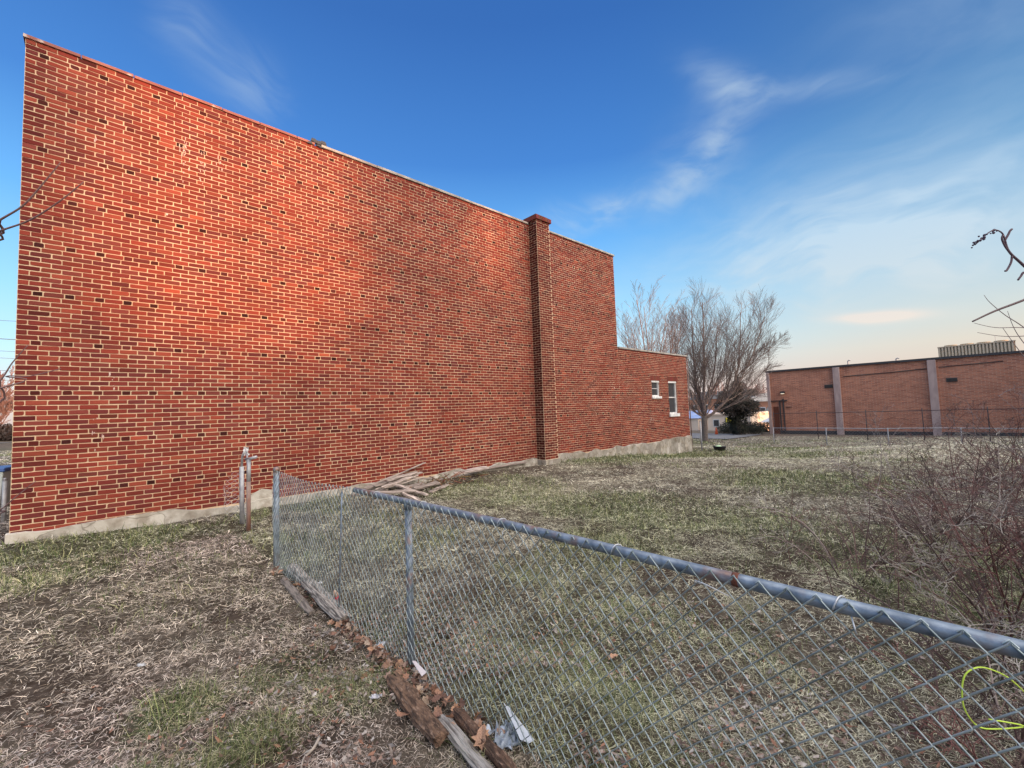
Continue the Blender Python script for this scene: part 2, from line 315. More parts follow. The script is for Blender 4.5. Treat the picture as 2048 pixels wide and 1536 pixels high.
def pale_mask(x, y):
    s = (x-A[0])*D[0]+(y-A[1])*D[1]; n = (x-A[0])*N[0]+(y-A[1])*N[1]
    return np.clip(sstep(s, 13, 19)*sstep(n, 4, 8)+.6*sstep(s, 4, 7)*(1-sstep(s, 10, 14))*(1-sstep(n, 3, 5))*sstep(fbm(x, y, .9, 41), .42, .6), 0, 1)

# ground: one sheet from under the camera to the horizon, finer near the camera
nr, na = 430, 560
r = np.concatenate([[0.0], .30*np.exp(np.linspace(0, math.log(1500/.30), nr-1))])
a = np.linspace(0, 2*math.pi, na, endpoint=False)
R_, A_ = np.meshgrid(r, a, indexing='ij'); X = (R_*np.sin(A_)).ravel(); Y = (R_*np.cos(A_)).ravel()
Z = height(X, Y)
i, j = np.meshgrid(np.arange(nr-1), np.arange(na), indexing='ij'); j2 = (j+1) % na
Fc = np.stack([i*na+j, i*na+j2, (i+1)*na+j2, (i+1)*na+j], -1).reshape(-1, 4)
g = green_mask(X, Y)[:, None]; b = bare_mask(X, Y)[:, None]; p = pale_mask(X, Y)[:, None]; fz = fbm(X, Y, 6, 77)[:, None]
col = np.array([.20,.165,.13])*(1-p)+np.array([.46,.42,.32])*p
col = col*(1-g*.6)+np.array([.11,.13,.06])*g*.6
col = col*(1-b*.7)+np.array([.13,.09,.07])*b*.7
s_ = ((X-A[0])*D[0]+(Y-A[1])*D[1])[:, None]
dirt = sstep(s_, 27, 30)*(.5+.5*sstep(fbm(X, Y, .35, 61), .4, .6)[:, None]); col = col*(1-dirt*.6)+np.array([.27,.22,.18])*dirt*.6
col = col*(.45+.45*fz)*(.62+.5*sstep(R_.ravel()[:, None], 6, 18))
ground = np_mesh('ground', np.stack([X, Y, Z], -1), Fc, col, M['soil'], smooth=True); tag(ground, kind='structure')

def strip(name, pts_l, pts_r, mt, dz=.03, n=30):
    m = MB(); 
    for q in range(n+1):
        t = q/n
        for P, Q in ((pts_l, pts_r),):
            a0 = Vector(P[0]).lerp(Vector(P[1]), t); b0 = Vector(Q[0]).lerp(Vector(Q[1]), t)
            for w in range(7):
                c = a0.lerp(b0, w/6); m.v.append((c.x, c.y, float(height(c.x, c.y, False))+dz)); m.c.append((1,1,1))
    for q in range(n):
        for w in range(6): m.f.append((q*7+w, q*7+w+1, (q+1)*7+w+1, (q+1)*7+w))
    return tag(m.build(name, mt), kind='structure')
def LP(s, n): q = A+D*s+N*n; return (q[0], q[1])
strip('road', (LP(-30,-13), LP(-6,-60)), (LP(-38,-7), LP(-18,-60)), M['asphalt'], .05)
strip('back_street', (LP(38.5,-60), LP(38.5,-5.5)), (LP(47,-60), LP(47,-5.5)), M['asphalt'], .06)

# ------------------------------------------------------------------ long brick building
SC, SL, TOPH, TOPL, Z0, CH = .2, 20.15, 7.26, 3.80, .20, .0706
bld = empty('brick_building', (A[0], A[1], 0), 'tall red brick building with a blank side wall, brick chimney and lower rear wing', 'building', RZ)
WINS = [(17.0, 17.62, 2.02, 2.66), (18.37, 19.10, 1.28, 2.66)]
def brick_rows(width, rows, z0, hdr=True, seed=1, holes=(), corner=False, chim=False):
    r_ = random.Random(seed); out = []; S, H = .213, .1065
    for i_ in range(rows):
        zc = z0+i_*CH; x = 0; cells = []
        if hdr and i_ % 10 == 7:
            x = .14+r_.uniform(-.006, .006); cells.append((0, x, 0)); k = 0
            while x < width:
                w = H if k % 2 == 0 else S; cells.append((x, min(x+w, width), 2 if k % 2 == 0 else 0)); x += w; k += 1
        else:
            off = (H if i_ % 2 else S); cells.append((0, min(off, width), 3 if off == S else 0)); x = off
            while x < width-.02: cells.append((x, min(x+S, width), 0)); x += S
        for (a0, b0, t) in cells:
            if b0-a0 < .03: continue
            segs = [(a0, b0)]
            for (w0, w1, h0, h1) in holes:
                if zc+CH > h0 and zc < h1:
                    ns = []
                    for (p0, p1) in segs:
                        if p1 <= w0 or p0 >= w1: ns.append((p0, p1)); continue
                        if p0 < w0-.02: ns.append((p0, w0))
                        if p1 > w1+.02: ns.append((w1, p1))
                    segs = ns
            for (p0, p1) in segs: out.append((p0, p1, zc, t))
    return out
def brick_col(r_, t, s=0, z=0):
    v = r_.random()
    base = [(.240,.040,.027), (.275,.048,.030), (.205,.035,.027), (.175,.034,.030), (.32,.066,.040), (.225,.050,.038)][r_.choice([0,0,1,1,2,3,4,5])]
    k = (.80+.40*v)*.72
    c = [q*k for q in base]
    if t == 2: 
        f = r_.choice([.20,.26,.32,.40,.55]); c = [c[0]*f, c[1]*f*.85, c[2]*f*.95]
    if t == 3: c = [c[0]*.62, c[1]*.5, c[2]*.6]
    if r_.random() < .035: c = [c[0]*1.35, c[1]*1.5, c[2]*1.3]
    if r_.random() < .02: c = [q*.6 for q in c]
    return tuple(c)
def lay(m, rows, org, u, nrm, seed, joint=.0118, depth=.007, dark=1.0):
    r_ = random.Random(seed); org = Vector(org); u = Vector(u); nrm = Vector(nrm); up = Vector((0, 0, 1))
    for (a0, b0, z, t) in rows:
        g = joint/2*r_.uniform(.75, 1.25); j = lambda: r_.uniform(-.0016, .0016)
        x0, x1, z0, z1 = a0+g+j(), b0-g+j(), z+g+j(), z+CH-g+j()
        d = depth+r_.uniform(-.002, .002); e = .004
        P = lambda x, zz, dd: org+u*x+up*zz+nrm*dd
        tl = r_.uniform(-.0014, .0014)
        co_ = []; ew = lambda: r_.uniform(-.0022, .0022)
        for (qx, qz, sx_, sz_) in ((x0, z0, 1, 1), (x1, z0, -1, 1), (x1, z1, -1, -1), (x0, z1, 1, -1)):
            k1 = r_.choice((.002, .003, .005, .008, .014)); k2 = k1*r_.uniform(.5, 1.0); first = [(qx, qz+sz_*k2+ew()), (qx+sx_*k1, qz+ew())]
            co_ += first if (sx_*sz_ > 0) else first[::-1]
        if True:
            mx, mz = (x0+x1)/2, (z0+z1)/2
            vs = [P(a1_, b1_+tl*(a1_ > mx), -.004) for a1_, b1_ in co_]+[P(a1_, b1_+tl*(a1_ > mx), d-.003) for a1_, b1_ in co_]+[P(a1_+(e if a1_ < mx else -e), b1_+(e if b1_ < mz else -e), d) for a1_, b1_ in co_]
        fs = [tuple(range(16, 24))]+[(q+8,(q+1)%8+8,(q+1)%8+16,q+16) for q in range(8)]+[(q,(q+1)%8,(q+1)%8+8,q+8) for q in range(8)]
        if nrm.dot(u.cross(up)) < 0: fs = [f[::-1] for f in fs]
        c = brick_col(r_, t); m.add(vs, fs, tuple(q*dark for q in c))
wall = MB(); MORT = (.56,.42,.28)
def face_grid(m, xs, zs, holes, y, col):
    for xa, xb in zip(xs[:-1], xs[1:]):
        for za, zb in zip(zs[:-1], zs[1:]):
            cx_, cz_ = (xa+xb)/2, (za+zb)/2
            if any(h[0] < cx_ < h[1] and h[2] < cz_ < h[3] for h in holes): continue
            m.add([(xa,y,za),(xb,y,za),(xb,y,zb),(xa,y,zb)], [(0,1,2,3)], col)
face_grid(wall, [0, 10.24, 10.78, 14.7], [Z0-.1, TOPH], [], .0, MORT)
xs = [14.7] + sorted(sum([[w[0], w[1]] for w in WINS], [])) + [SL]; zs = sorted({Z0-.1, TOPL} | {w[2] for w in WINS} | {w[3] for w in WINS})
face_grid(wall, xs, zs, WINS, .0, MORT)
nrow = int(round((TOPH-Z0)/CH))
lay(wall, brick_rows(14.7, nrow, Z0), (0,0,0), (1,0,0), (0,-1,0), 11)
low = [(a0+14.7, b0+14.7, z, 0 if t == 3 else t) for (a0, b0, z, t) in brick_rows(SL-14.7, 51, Z0, seed=4, holes=[(w[0]-14.7-.005, w[1]-14.7+.005, w[2], w[3]) for w in WINS])]
lay(wall, low, (0,0,0), (1,0,0), (0,-1,0), 12)
wall.build('wall', M['brick'], bld)
# the other faces of the building
sh = MB()
BD = 11.0
sh.add([(0,0,-1.5),(0,BD,-1.5),(0,BD,TOPH),(0,0,TOPH)], [(3,2,1,0)]); sh.add([(14.7,.0,TOPL-.1),(14.7,BD,TOPL-.1),(14.7,BD,TOPH),(14.7,0,TOPH)], [(0,1,2,3)])
sh.add([(SL,0,-2),(SL,BD,-2),(SL,BD,TOPL),(SL,0,TOPL)], [(0,1,2,3)]); sh.add([(0,BD,-2),(14.7,BD,-2),(14.7,BD,TOPH),(0,BD,TOPH)], [(3,2,1,0)]); sh.add([(14.7,BD,-2),(SL,BD,-2),(SL,BD,TOPL),(14.7,BD,TOPL)], [(3,2,1,0)])
sh.build('end_walls', M['brick_side'], bld)
rf = MB(); rf.box((.2,.2,TOPH-.6),(14.6,BD-.1,TOPH-.45)); rf.box((14.75,.2,TOPL-.5),(SL-.1,BD-.1,TOPL-.35)); rf.box((.004,.27,TOPH-.5),(14.69,.3,TOPH-.01)); rf.box((14.71,.27,TOPL-.4),(SL-.01,.3,TOPL-.01))
rf.build('roof', M['roof'], bld)
# copings
r_ = random.Random(3); tm = MB(); x = -.03
while x < 3.95:
    w = min(.62+r_.uniform(-.04, .04), 4.0-x); dz = r_.uniform(-.006, .008)
    tm.add([(x+.006,-.03,TOPH+dz),(x+w-.006,-.03,TOPH+dz),(x+w-.006,-.034,TOPH+.045+dz),(x+.006,-.034,TOPH+.045+dz),(x+.006,.12,TOPH+.085+dz),(x+w-.006,.12,TOPH+.085+dz),(x+w-.006,.3,TOPH+.05+dz),(x+.006,.3,TOPH+.05+dz),(x+.006,.3,TOPH+dz),(x+w-.006,.3,TOPH+dz)],
           [(0,1,2,3),(3,2,5,4),(4,5,6,7),(7,6,9,8),(0,8,9,1),(0,3,4,7,8),(1,9,6,5,2)]); x += w
tag(bevelled(tm.build('tile_coping', M['terracotta'], bld), .004), 'dark red clay coping tiles')
cm = MB(); x = 4.12
for (x0, x1) in ((4.12, 10.2), (10.80, 14.74)):
    x = x0
    while x < x1-.05:
        w = min(1.2+r_.uniform(-.1, .1), x1-x); dz = r_.uniform(0, .008); cm.box((x+.002,-.045,TOPH+.001),(x+w-.002,.32,TOPH+.055+dz)); x += w
bevelled(cm.build('coping', M['coping'], bld), .008)
cm = MB(); x = 14.72
while x < SL:
    w = min(1.1+r_.uniform(-.1, .1), SL+.04-x); dz = r_.uniform(0, .01); cm.box((x+.002,-.05,TOPL+.001),(x+w-.002,.32,TOPL+.06+dz)); x += w
bevelled(cm.build('coping', M['coping'], bld), .008)
tr = MB()
for q in range(14):
    u_ = 3.88+r_.random()*.3; sz = r_.uniform(.03, .07); zz = TOPH+.01+r_.random()*.10
    tr.add([(u_-sz,-.04,zz-sz*.6),(u_+sz,-.045,zz-sz*.4),(u_+sz*.6,-.04,zz+sz*.5),(u_-sz*.5,-.02,zz+sz*.7),(u_,.1,zz)], [(0,1,2,3),(0,4,1),(1,4,2),(2,4,3),(3,4,0)])
tr.build('tar_patch', M['tar'], bld)
# chimney with its pilaster
chm = MB(); px0, px1, pp = 10.24, 10.80, .33
chm.add([(px0,-pp,Z0-.08),(px1,-pp,Z0-.08),(px1,-pp,7.34),(px0,-pp,7.34)], [(0,1,2,3)], MORT); chm.add([(px0,0.3,Z0-.08),(px0,-pp,Z0-.08),(px0,-pp,7.34),(px0,.3,7.34)], [(0,1,2,3)], MORT)
chm.add([(px1,-pp,Z0-.08),(px1,.3,Z0-.08),(px1,.3,7.34),(px1,-pp,7.34)], [(0,1,2,3)], MORT); chm.add([(px1,.3,TOPH-.2),(px0,.3,TOPH-.2),(px0,.3,7.34),(px1,.3,7.34)], [(0,1,2,3)], MORT)
nr_ = 101
def pil_rows(width, n_, first):
    o_ = []
    for q in range(n_):
        z = Z0+q*CH; x = 0; off = first[q % 2]
        cells = [(0, off)]; x = off
        while x < width-.03: cells.append((x, min(x+.213, width))); x += .213
        o_ += [(a0, b0, z, 0) for a0, b0 in cells]
    return o_
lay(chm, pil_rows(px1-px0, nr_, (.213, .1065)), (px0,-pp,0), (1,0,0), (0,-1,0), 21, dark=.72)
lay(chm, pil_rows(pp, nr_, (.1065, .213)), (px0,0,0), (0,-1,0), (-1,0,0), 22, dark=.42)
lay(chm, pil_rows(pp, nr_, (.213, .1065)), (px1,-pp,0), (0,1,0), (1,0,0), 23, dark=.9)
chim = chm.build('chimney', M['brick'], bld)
cp = MB(); z1 = 7.335; c0 = (.17,.045,.035)
cp.box((px0-.05,-pp-.05,z1),(px1+.05,.30,z1+.13), c0); cp.box((px0+.02,-pp+.03,z1+.13),(px1-.02,.24,z1+.19), (.12,.06,.05))
for q in range(7):
    xx = px0-.05+q*.095; cp.box((xx+.006,-pp-.056,z1+.006),(min(xx+.09, px1+.05),-pp-.051,z1+.124), tuple(v*random.uniform(.7,1.5) for v in c0)) 
bevelled(cp.build('chimney_cap', M['brick'], chim), .01)
# stone footing, standing a little proud of the brick
def footing(s0, s1, zt, y, name, mt, seed):
    m = MB(); nx = int((s1-s0)/.09); nzr = 14
    for i_ in range(nx+1):
        s = s0+(s1-s0)*i_/nx; top = zt+.06*(vnoise(np.array([s*2.3]), np.array([seed*1.]), 5)[0]-.5)*2+.02*(vnoise(np.array([s*7.]), np.array([seed*1.]), 8)[0]-.5)
        for k in range(nzr+1):
            z = -1.3+(top+1.3)*k/nzr if k < nzr else top
            yy = y-.05*(vnoise(np.array([s*3.]), np.array([z*4.]), 15)[0]-.5)-.02*(vnoise(np.array([s*9.]), np.array([z*11.]), 25)[0]-.5)
            m.v.append((s, yy, z)); m.c.append((1,1,1))
        m.v.append((s, .02, top+.01)); m.c.append((1,1,1))
    R2 = nzr+2
    for i_ in range(nx):
        for k in range(nzr+1): m.f.append((i_*R2+k, (i_+1)*R2+k, (i_+1)*R2+k+1, i_*R2+k+1))
    m.f.append(tuple(range(R2))); return m.build(name, mt, bld, smooth=False)
footing(-.03, 10.2, Z0+.005, -.055, 'footing', M['parge'], 1)
footing(10.85, SL+.03, Z0+.01, -.05, 'footing', M['stone'], 2)
pf = MB(); pf.box((px0-.03,-pp-.04,-.6),(px1+.04,.0,Z0-.01)); bevelled(pf.build('footing', M['stone'], bld), .012)
pt = MB(); q_ = [(2.72,.12),(3.2,.10),(3.2,.36),(3.02,.40),(2.86,.33),(2.78,.22)]
pt.add([(a0,-.012,b0) for a0, b0 in q_]+[(a0,.0,b0) for a0, b0 in q_], [tuple(range(6))]+[(i_,(i_+1)%6,(i_+1)%6+6,i_+6) for i_ in range(6)]); pt.build('cement_patch', M['parge'], bld)
# windows
for wi, (a0, a1, h0, h1) in enumerate(WINS):
    w = MB(); t = .055; y0, y1 = .035, .115
    w.box((a0,y0-.03,h1-.07),(a1,y1,h1)); w.box((a0,y0,h0),(a1,y1,h0+t))
    w.box((a0,y0,h0+t+.001),(a0+t,y1,h1-.071)); w.box((a1-t,y0,h0+t+.001),(a1,y1,h1-.071))
    if wi: w.box((a0+t+.001,y0+.02,(h0+h1)/2-.02),(a1-t-.001,y1-.01,(h0+h1)/2+.025))
    else: w.box((a0+t+.001,y0+.02,(h0+h1)/2-.012),(a1-t-.001,y1-.01,(h0+h1)/2+.012)); 
    win = bevelled(w.build('window', M['white_paint'], bld), .004)
    if wi == 0: tag(win, 'small upper window with white frame')
    else: tag(win, 'tall sash window with white frame')
    gl = MB(); gl.box((a0+t,y1-.03,h0+t),(a1-t,y1-.024,h1-.07)); gl.build('pane', M['glass'], win)
    cu = MB(); cu.box((a0+t,y1+.05,h0+t+(.0 if wi else .0)),(a1-t,y1+.06,h1-.07)); cu.build('curtain', M['curtain'] if wi else M['dark'], win)
    rv = MB()
    rv.add([(a0,0,h0),(a0,.3,h0),(a0,.3,h1),(a0,0,h1)], [(0,1,2,3)]); rv.add([(a1,0,h0),(a1,.3,h0),(a1,.3,h1),(a1,0,h1)], [(3,2,1,0)]); rv.add([(a0,0,h1),(a1,0,h1),(a1,.3,h1),(a0,.3,h1)], [(0,1,2,3)]); rv.add([(a0,.3,h0),(a1,.3,h0),(a1,.3,h1),(a0,.3,h1)], [(0,1,2,3)])
    rv.build('reveal', M['brick_side'], bld)
    sl = MB(); hh = .09 if wi == 0 else .13
    sl.box((a0-.05,-.065,h0-hh),(a1+.06,.12,h0-.001)); bevelled(sl.build('sill', M['white_paint'], win), .008)
    ln = MB(); r2 = random.Random(wi); x = a0-.08
    while x < a1+.06: 
        zt_ = h1+.2; ln.box((x+.006,-.0115,h1+.004),(x+.064,-.002,zt_), tuple(v*r2.uniform(.6,.95) for v in (.22,.055,.04))); x += .0706
    ln.build('lintel', M['brick'], bld)
dp = MB(); dp.tube([(SL+.05,-.03,TOPL-.1),(SL+.05,-.03,2.0),(SL+.05,-.03,-.75)], .022, 10); dp.build('downpipe', M['rustpost'], bld, True)
for q in range(3):     # bits of stuff on the low roof edge
    pass
fm = MB(); fm.tube([(16.8,.1,TOPL+.05),(16.8,.1,TOPL+.14)], .03, 8); fm.build('roof_vent', M['tar'], bld)
ef = MB(); r2 = random.Random(9)          # flaked white mortar smears on the brick
for (s0, z0_, ws, hs, n_) in ((1.85,6.30,.05,.42,26), (2.10,6.15,.06,.34,18), (1.62,5.1,.02,.04,3), (.75,6.05,.03,.04,3), (9.0,1.6,.05,.02,2),(14.3,2.35,.07,.02,2),(16.2,2.35,.07,.02,2), (2.35,6.35,.05,.15,7), (1.0,2.35,.05,.2,5),(.85,1.5,.1,.4,7),(16.9,1.1,.22,.10,10)):
    for q in range(n_):
        s = s0+r2.gauss(0, ws*.6); z = z0_+r2.gauss(0, hs*.55); w_ = r2.uniform(.004, .012); h_ = r2.uniform(.01, .04)
        if s0 > 8: w_ *= 2
        pts = [(s+w_*math.cos(k)*r2.uniform(.6,1.2), -.0125, z+h_*math.sin(k)*r2.uniform(.6,1.2)) for k in (0,.9,1.8,2.7,3.6,4.5,5.4)]
        ef.add(pts, [tuple(range(7))])
tag(ef.build('mortar_smear', mat('smear', (.55,.42,.36), .95, noise=(.40,.26,.22), noise_scale=30), bld), 'pale mortar smears on the brick', kind='stuff')

# ------------------------------------------------------------------ chain link fences
FP = Vector((-.74, 2.99)); FD = Vector((.70, -.7141)).normalized(); FC = Vector((-.7141, -.70)).normalized()
def fpt(t, z, off=0): q = FP+FD*t+FC*off; return Vector((q.x, q.y, z))
def fg(t): q = FP+FD*t; return gz(q.x, q.y)
fence = empty('chain_link_fence', (FP.x, FP.y, 0), 'galvanised chain link fence with pipe top rail crossing the foreground', 'fence')
def unparent_shift(o, par): o.location = -Vector(par.location); return o
TL, TR = -2.84, 4.4; RAILZ = 1.075
def rz(t): return RAILZ+.006*math.sin(t*1.3)
m = MB(); m.tube([fpt(t, rz(t)) for t in np.linspace(-.80, TR, 30)], .0215, 20)
unparent_shift(m.build('top_rail', M['galv'], fence, True), fence)
m = MB(); m.tube([fpt(t, rz(t)) for t in (2.085, 2.092, 2.102, 2.106)], [.0222, .0228, .0228, .0222], 20); unparent_shift(m.build('rail_joint', M['rust'], fence, True), fence)
def post(t, r0, top, name='post', lean=0):
    m = MB(); m.tube([fpt(t, fg(t)-.25), fpt(t+lean, top)], r0, 16); o = unparent_shift(m.build(name, M['galv'], fence, True), fence)
    c = MB(); c.tube([fpt(t+lean, top-.03), fpt(t+lean, top+.005), fpt(t+lean, top+.022), fpt(t+lean, top+.028)], [r0+.004, r0+.004, r0*.8, .004], 16); c.build('post_cap', M['galv'], o, True)
post(.015, .0235, RAILZ-.02); post(TL, .031, RAILZ+.015); post(3.05, .0235, RAILZ-.02)
m = MB(); m.tube([fpt(-1.10, fg(-1.1)-.02, .02), fpt(-1.04, .5, .025), fpt(-.98, 1.04, .03)], .007, 6); unparent_shift(m.build('tension_bar', M['galv'], fence, True), fence)
HW = .0375
def slack(t, z):
    return .030+.016*math.sin(t*2.1+1)*math.sin((z)*2.6)+.008*math.sin(t*5+z*4)
m = MB(); i0 = int(TL/HW); i1 = int(TR/HW); r3 = random.Random(5)
for i_ in range(i0, i1):
    zt = (rz(i_*HW)+.018) if i_*HW > -.85 else RAILZ+.012-.035*math.sin((i_*HW-TL)/(2.0)*math.pi)
    pts = []; nk = 29; jit = r3.uniform(-.0015, .0015)
    zb = zt-nk*HW
    for k in range(nk+1):
        xx = (i_+((k+i_) % 2))*HW; zz = zt-k*HW
        sgn = 1 if (k+i_) % 2 else -1
        off = slack(xx, zz)+(.0022*sgn)
        f_ = .10 if k not in (0, nk) else 0
        if k: pts.append(fpt(xx-HW*.08*sgn, zz+HW*.09, off-.001*sgn))
        pts.append(fpt(xx+jit, zz, off+.0015*sgn))
        if k < nk: pts.append(fpt(xx-HW*.08*sgn, zz-HW*.09, off+.001*sgn))
    top = pts[0]; sgn = 1 if i_ % 2 else -1
    pts = [top+Vector((0, 0, -.006))+Vector((FD.x, FD.y, 0))*(.012*sgn), top+Vector((0, 0, .006))]+pts[1:]
    m.tube(pts, .0025, 4, cap=False)
mesh_o = unparent_shift(m.build('wire_mesh', M['wire'], fence, True), fence)
def tie(t):
    m = MB(); pts = []
    for k in range(9):
        a_ = -1.9+k*.5; rr = .0235+.0005*k; pts.append(fpt(t+.004*k, rz(t)+rr*math.sin(a_+1.2), rr*math.cos(a_+1.2)))
    pts.append(fpt(t+.05, rz(t)-.035, .03)); pts.append(fpt(t+.055, rz(t)-.055, .034))
    m.tube(pts, .0024, 5); unparent_shift(m.build('wire_tie', M['tie'], fence, True), fence)
for t in (2.36, .93, .18, 1.62, -.45): tie(t)
m = MB(); m.tube([fpt(1.99, 1.045, .03), fpt(1.97, 1.05, .04), fpt(1.975, 1.058, .045), fpt(2.01, 1.052, .04), fpt(2.08, 1.03, .032)], .0022, 5); unparent_shift(m.build('wire_tie', M['tie'], fence, True), fence)

# remains of the same fence by the wall: two posts, rag, curled mesh
st = empty('broken_fence_end', (-4.0, 6.55, gz(-4.0, 6.55)), 'broken fence end with rusty post, pale post and curled mesh near wall', 'fence')
def sshift(o): o.location = -Vector(st.location); return o
a_, b_ = Vector((-3.98, 6.56, gz(-3.98, 6.56))), Vector((-4.36, 7.02, gz(-4.36, 7.02)))
m = MB(); m.tube([a_-Vector((0,0,.1)), a_+Vector((0,0,.72))], .030, 14); sshift(m.build('post', M['rustpost'], st, True)); st.children[-1]['label'] = 'rusty brown post'
m = MB(); m.tube([a_+Vector((0,0,.72)), a_+Vector((.005,0,1.05))], .0285, 14); sshift(m.build('post_sleeve', M['palepost'], st, True))
m = MB(); m.tube([a_+Vector((-.06,.03,1.05)), a_+Vector((.06,-.02,1.065)), a_+Vector((.15,-.06,1.085))], .022, 12); sshift(m.build('rail_stub', M['palepost'], st, True))
m = MB(); m.tube([b_-Vector((0,0,.05)), b_+Vector((-.01,0,.88))], .034, 14); m.tube([b_+Vector((-.01,0,.88)), b_+Vector((0,0,1.05)), b_+Vector((.05,-.03,1.11))], .018, 10); sshift(m.build('post', M['palepost'], st, True))
m = MB(); m.tube([b_+Vector((.05,-.03,1.10)), b_+Vector((.13,-.1,1.13)), b_+Vector((.2,-.2,1.08)), b_+Vector((.27,-.32,1.02)), a_+Vector((-.05,.04,1.0))], [.016,.014,.014,.012,.01], 8); sshift(m.build('bent_rail', M['palepost'], st, True))
m = MB(); cc = b_+Vector((.15,-.12,1.13)); rr_ = random.Random(2)
vs = []; 
for q in range(7):
    for w in range(7):
        vs.append(cc+Vector((q*.02-.06+rr_.uniform(-.01,.01), -.01*q+rr_.uniform(-.02,.02), (w-3)*.022+rr_.uniform(-.012,.012))))
m.add(vs, [(q*7+w,q*7+w+1,q*7+w+8,q*7+w+7) for q in range(6) for w in range(6)]); sshift(m.build('rag', M['white_paint'], st))
m = MB(); u = Vector((-.733,-.68,0))    # curled mesh hanging off the pale post
for c_ in range(9):
    for row in range(20):
        th = c_*.45; base = b_+Vector((-.03-.04*c_*math.cos(th*.35), .03*math.sin(th), 0))
        lim = 3 if row < 3 or row > 17 else 9
        if c_ > 3+5*math.sin(row/20*math.pi): continue
        def P(cx_, rw): return b_+Vector((-.03-.036*cx_, .05*math.sin(cx_*.9)+.02*math.sin(rw*.7), .80-.036*rw))
        s1 = 1 if (c_+row) % 2 == 0 else 0
        m.tube([P(c_+s1, row), P(c_+1-s1, row+1)], .0022, 3, cap=False)
sshift(m.build('wire_mesh', M['palepost'], st)); m = MB()
for c_ in range(9):
    for row in range(13):
        def P2(cx_, rw): return b_+Vector((.03+.040*cx_, -.045*cx_+.02*math.sin(rw), .38-.034*rw-.012*cx_))
        s1 = 1 if (c_+row) % 2 == 0 else 0
        if row < c_*.7: continue
        m.tube([P2(c_+s1, row), P2(c_+1-s1, row+1)], .0022, 3, cap=False)
sshift(m.build('wire_mesh', M['palepost'], st))

def far_fence(name, label, S, n0, n1, hgt, mt, pitch, wr, pstep, pr, rails=(1.0,), barbs=False, base=None):
    o = empty(name, (*LP(S, n0), gz(*LP(S, n0))), label, 'fence'); loc = Vector(o.location)
    sh_ = lambda ob: (setattr(ob, 'location', -loc), ob)[1]
    L = n1-n0; G = lambda n_: gz(*LP(S, n_))
    k = 0; n_ = n0
    while n_ <= n1+.01:
        p_ = LP(S, n_); z = G(n_); m = MB(); m.tube([(p_[0], p_[1], z-.3), (p_[0], p_[1], z+hgt+(.16 if barbs else .03))], pr, 8); sh_(m.build('post', mt, o, True)); n_ += pstep
    for f_ in rails:
        m = MB(); m.tube([(*LP(S, q), G(q)*.0+(base if base is not None else G(q))+hgt*f_) for q in np.linspace(n0, n1, int(L/1.5)+2)], pr*.8, 6); sh_(m.build('rail', mt, o, True))
    m = MB(); nc = int(L/pitch); nrw = int(hgt/pitch)
    for c_ in range(nc):
        x0 = n0+c_*pitch; zg = (base if base is not None else G(x0)); pts = []
        for rw in range(nrw+1):
            q = LP(S-.03, x0+((rw+c_) % 2)*pitch); pts.append((q[0], q[1], zg+hgt*rw/nrw))
        m.tube(pts, wr, 3, cap=False)
    sh_(m.build('wire_mesh', mt, o)); return o
far_fence('chain_link_fence', 'low silver chain link fence closing the far end of the yard', 35.6, -1.2, 26.5, 1.10, M['galv_far'], .085, .0030, 3.1, .028)
far_fence('tall_wire_fence', 'tall dark wire fence in front of the long brick warehouse', 42, -3.0, 32, 2.08, M['darkpost'], .12, .0022, 3.05, .030, barbs=True)
# pole at the building corner
m = MB(); q = LP(20.45, .35); z = gz(*q); m.tube([(q[0], q[1], z-.2), (q[0], q[1], z+1.30)], .03, 10); m.tube([(q[0],q[1],z+1.30),(q[0],q[1],z+1.34)], [.035,.01], 10)
tag(m.build('post', M['galv_far'], smooth=True), 'lone silver fence post at the far corner of the tall brick building', 'post')

# ------------------------------------------------------------------ long low warehouse
S0 = 49.0
n_left = -(np.array([25.4, 43.2])-A)@N*-1
wh = empty('brick_warehouse', (*LP(S0, n_left), -1.5), 'long low orange brick warehouse with pilasters behind the yard', 'building', RZ-math.pi/2)
# local x runs along the facade to the right, local y runs away from the yard
WL, WHh, WD_ = 46.0, 6.0, 30.0
m = MB(); m.box((0,0,-.6),(WL,WD_,WHh)); m.build('wall', M['far_brick'], wh)
m = MB(); m.box((-.12,-.14,WHh-.02),(WL+.1,WD_,WHh+.16)); m.build('roof_edge', M['fascia'], wh)
m = MB(); m.box((.3,-.025,-.5),(WL,-.001,.28)); m.build('base_band', M['fascia'], wh)
for xp in (-.06, 5.35, 11.55, 17.8, 24.1, 30.3):
    m = MB(); m.box((xp,-.22,-.5),(xp+(.5 if xp > 0 else .25),-.001,WHh-.03)); bevelled(m.build('pilaster', M['concrete'], wh), .02)
for xp, zz in ((4.65, 4.32), (12.55, 4.32)):
    m = MB(); m.box((xp,-.05,zz-.16),(xp+.62,-.001,zz+.16))
    for q in range(4): m.box((xp+.04,-.09,zz-.13+q*.07),(xp+.58,-.05,zz-.10+q*.07))
    m.build('vent', M['vent'], wh)
m = MB(); m.tube([(6.1,-.03,5.12),(9,-.03,5.2),(11.5,-.03,5.32)], .035, 6); m.tube([(12.2,-.03,5.36),(15.6,-.03,5.5)], .03, 6); m.build('cable', M['fascia'], wh)
m = MB(); m.tube([(.95,-.05,-.3),(.95,-.05,3.2)], .06, 8); m.tube([(1.25,-.05,-.3),(1.25,-.05,3.35)], .06, 8); m.box((.2,-.12,3.1),(1.6,-.05,3.2)); m.box((1.45,-.1,2.5),(1.95,-.03,2.56)); m.build('conduit', M['fascia'], wh)
m = MB(); m.box((.35,-.03,-.3),(.8,-.001,2.6)); m.build('door', M['rust'], wh)
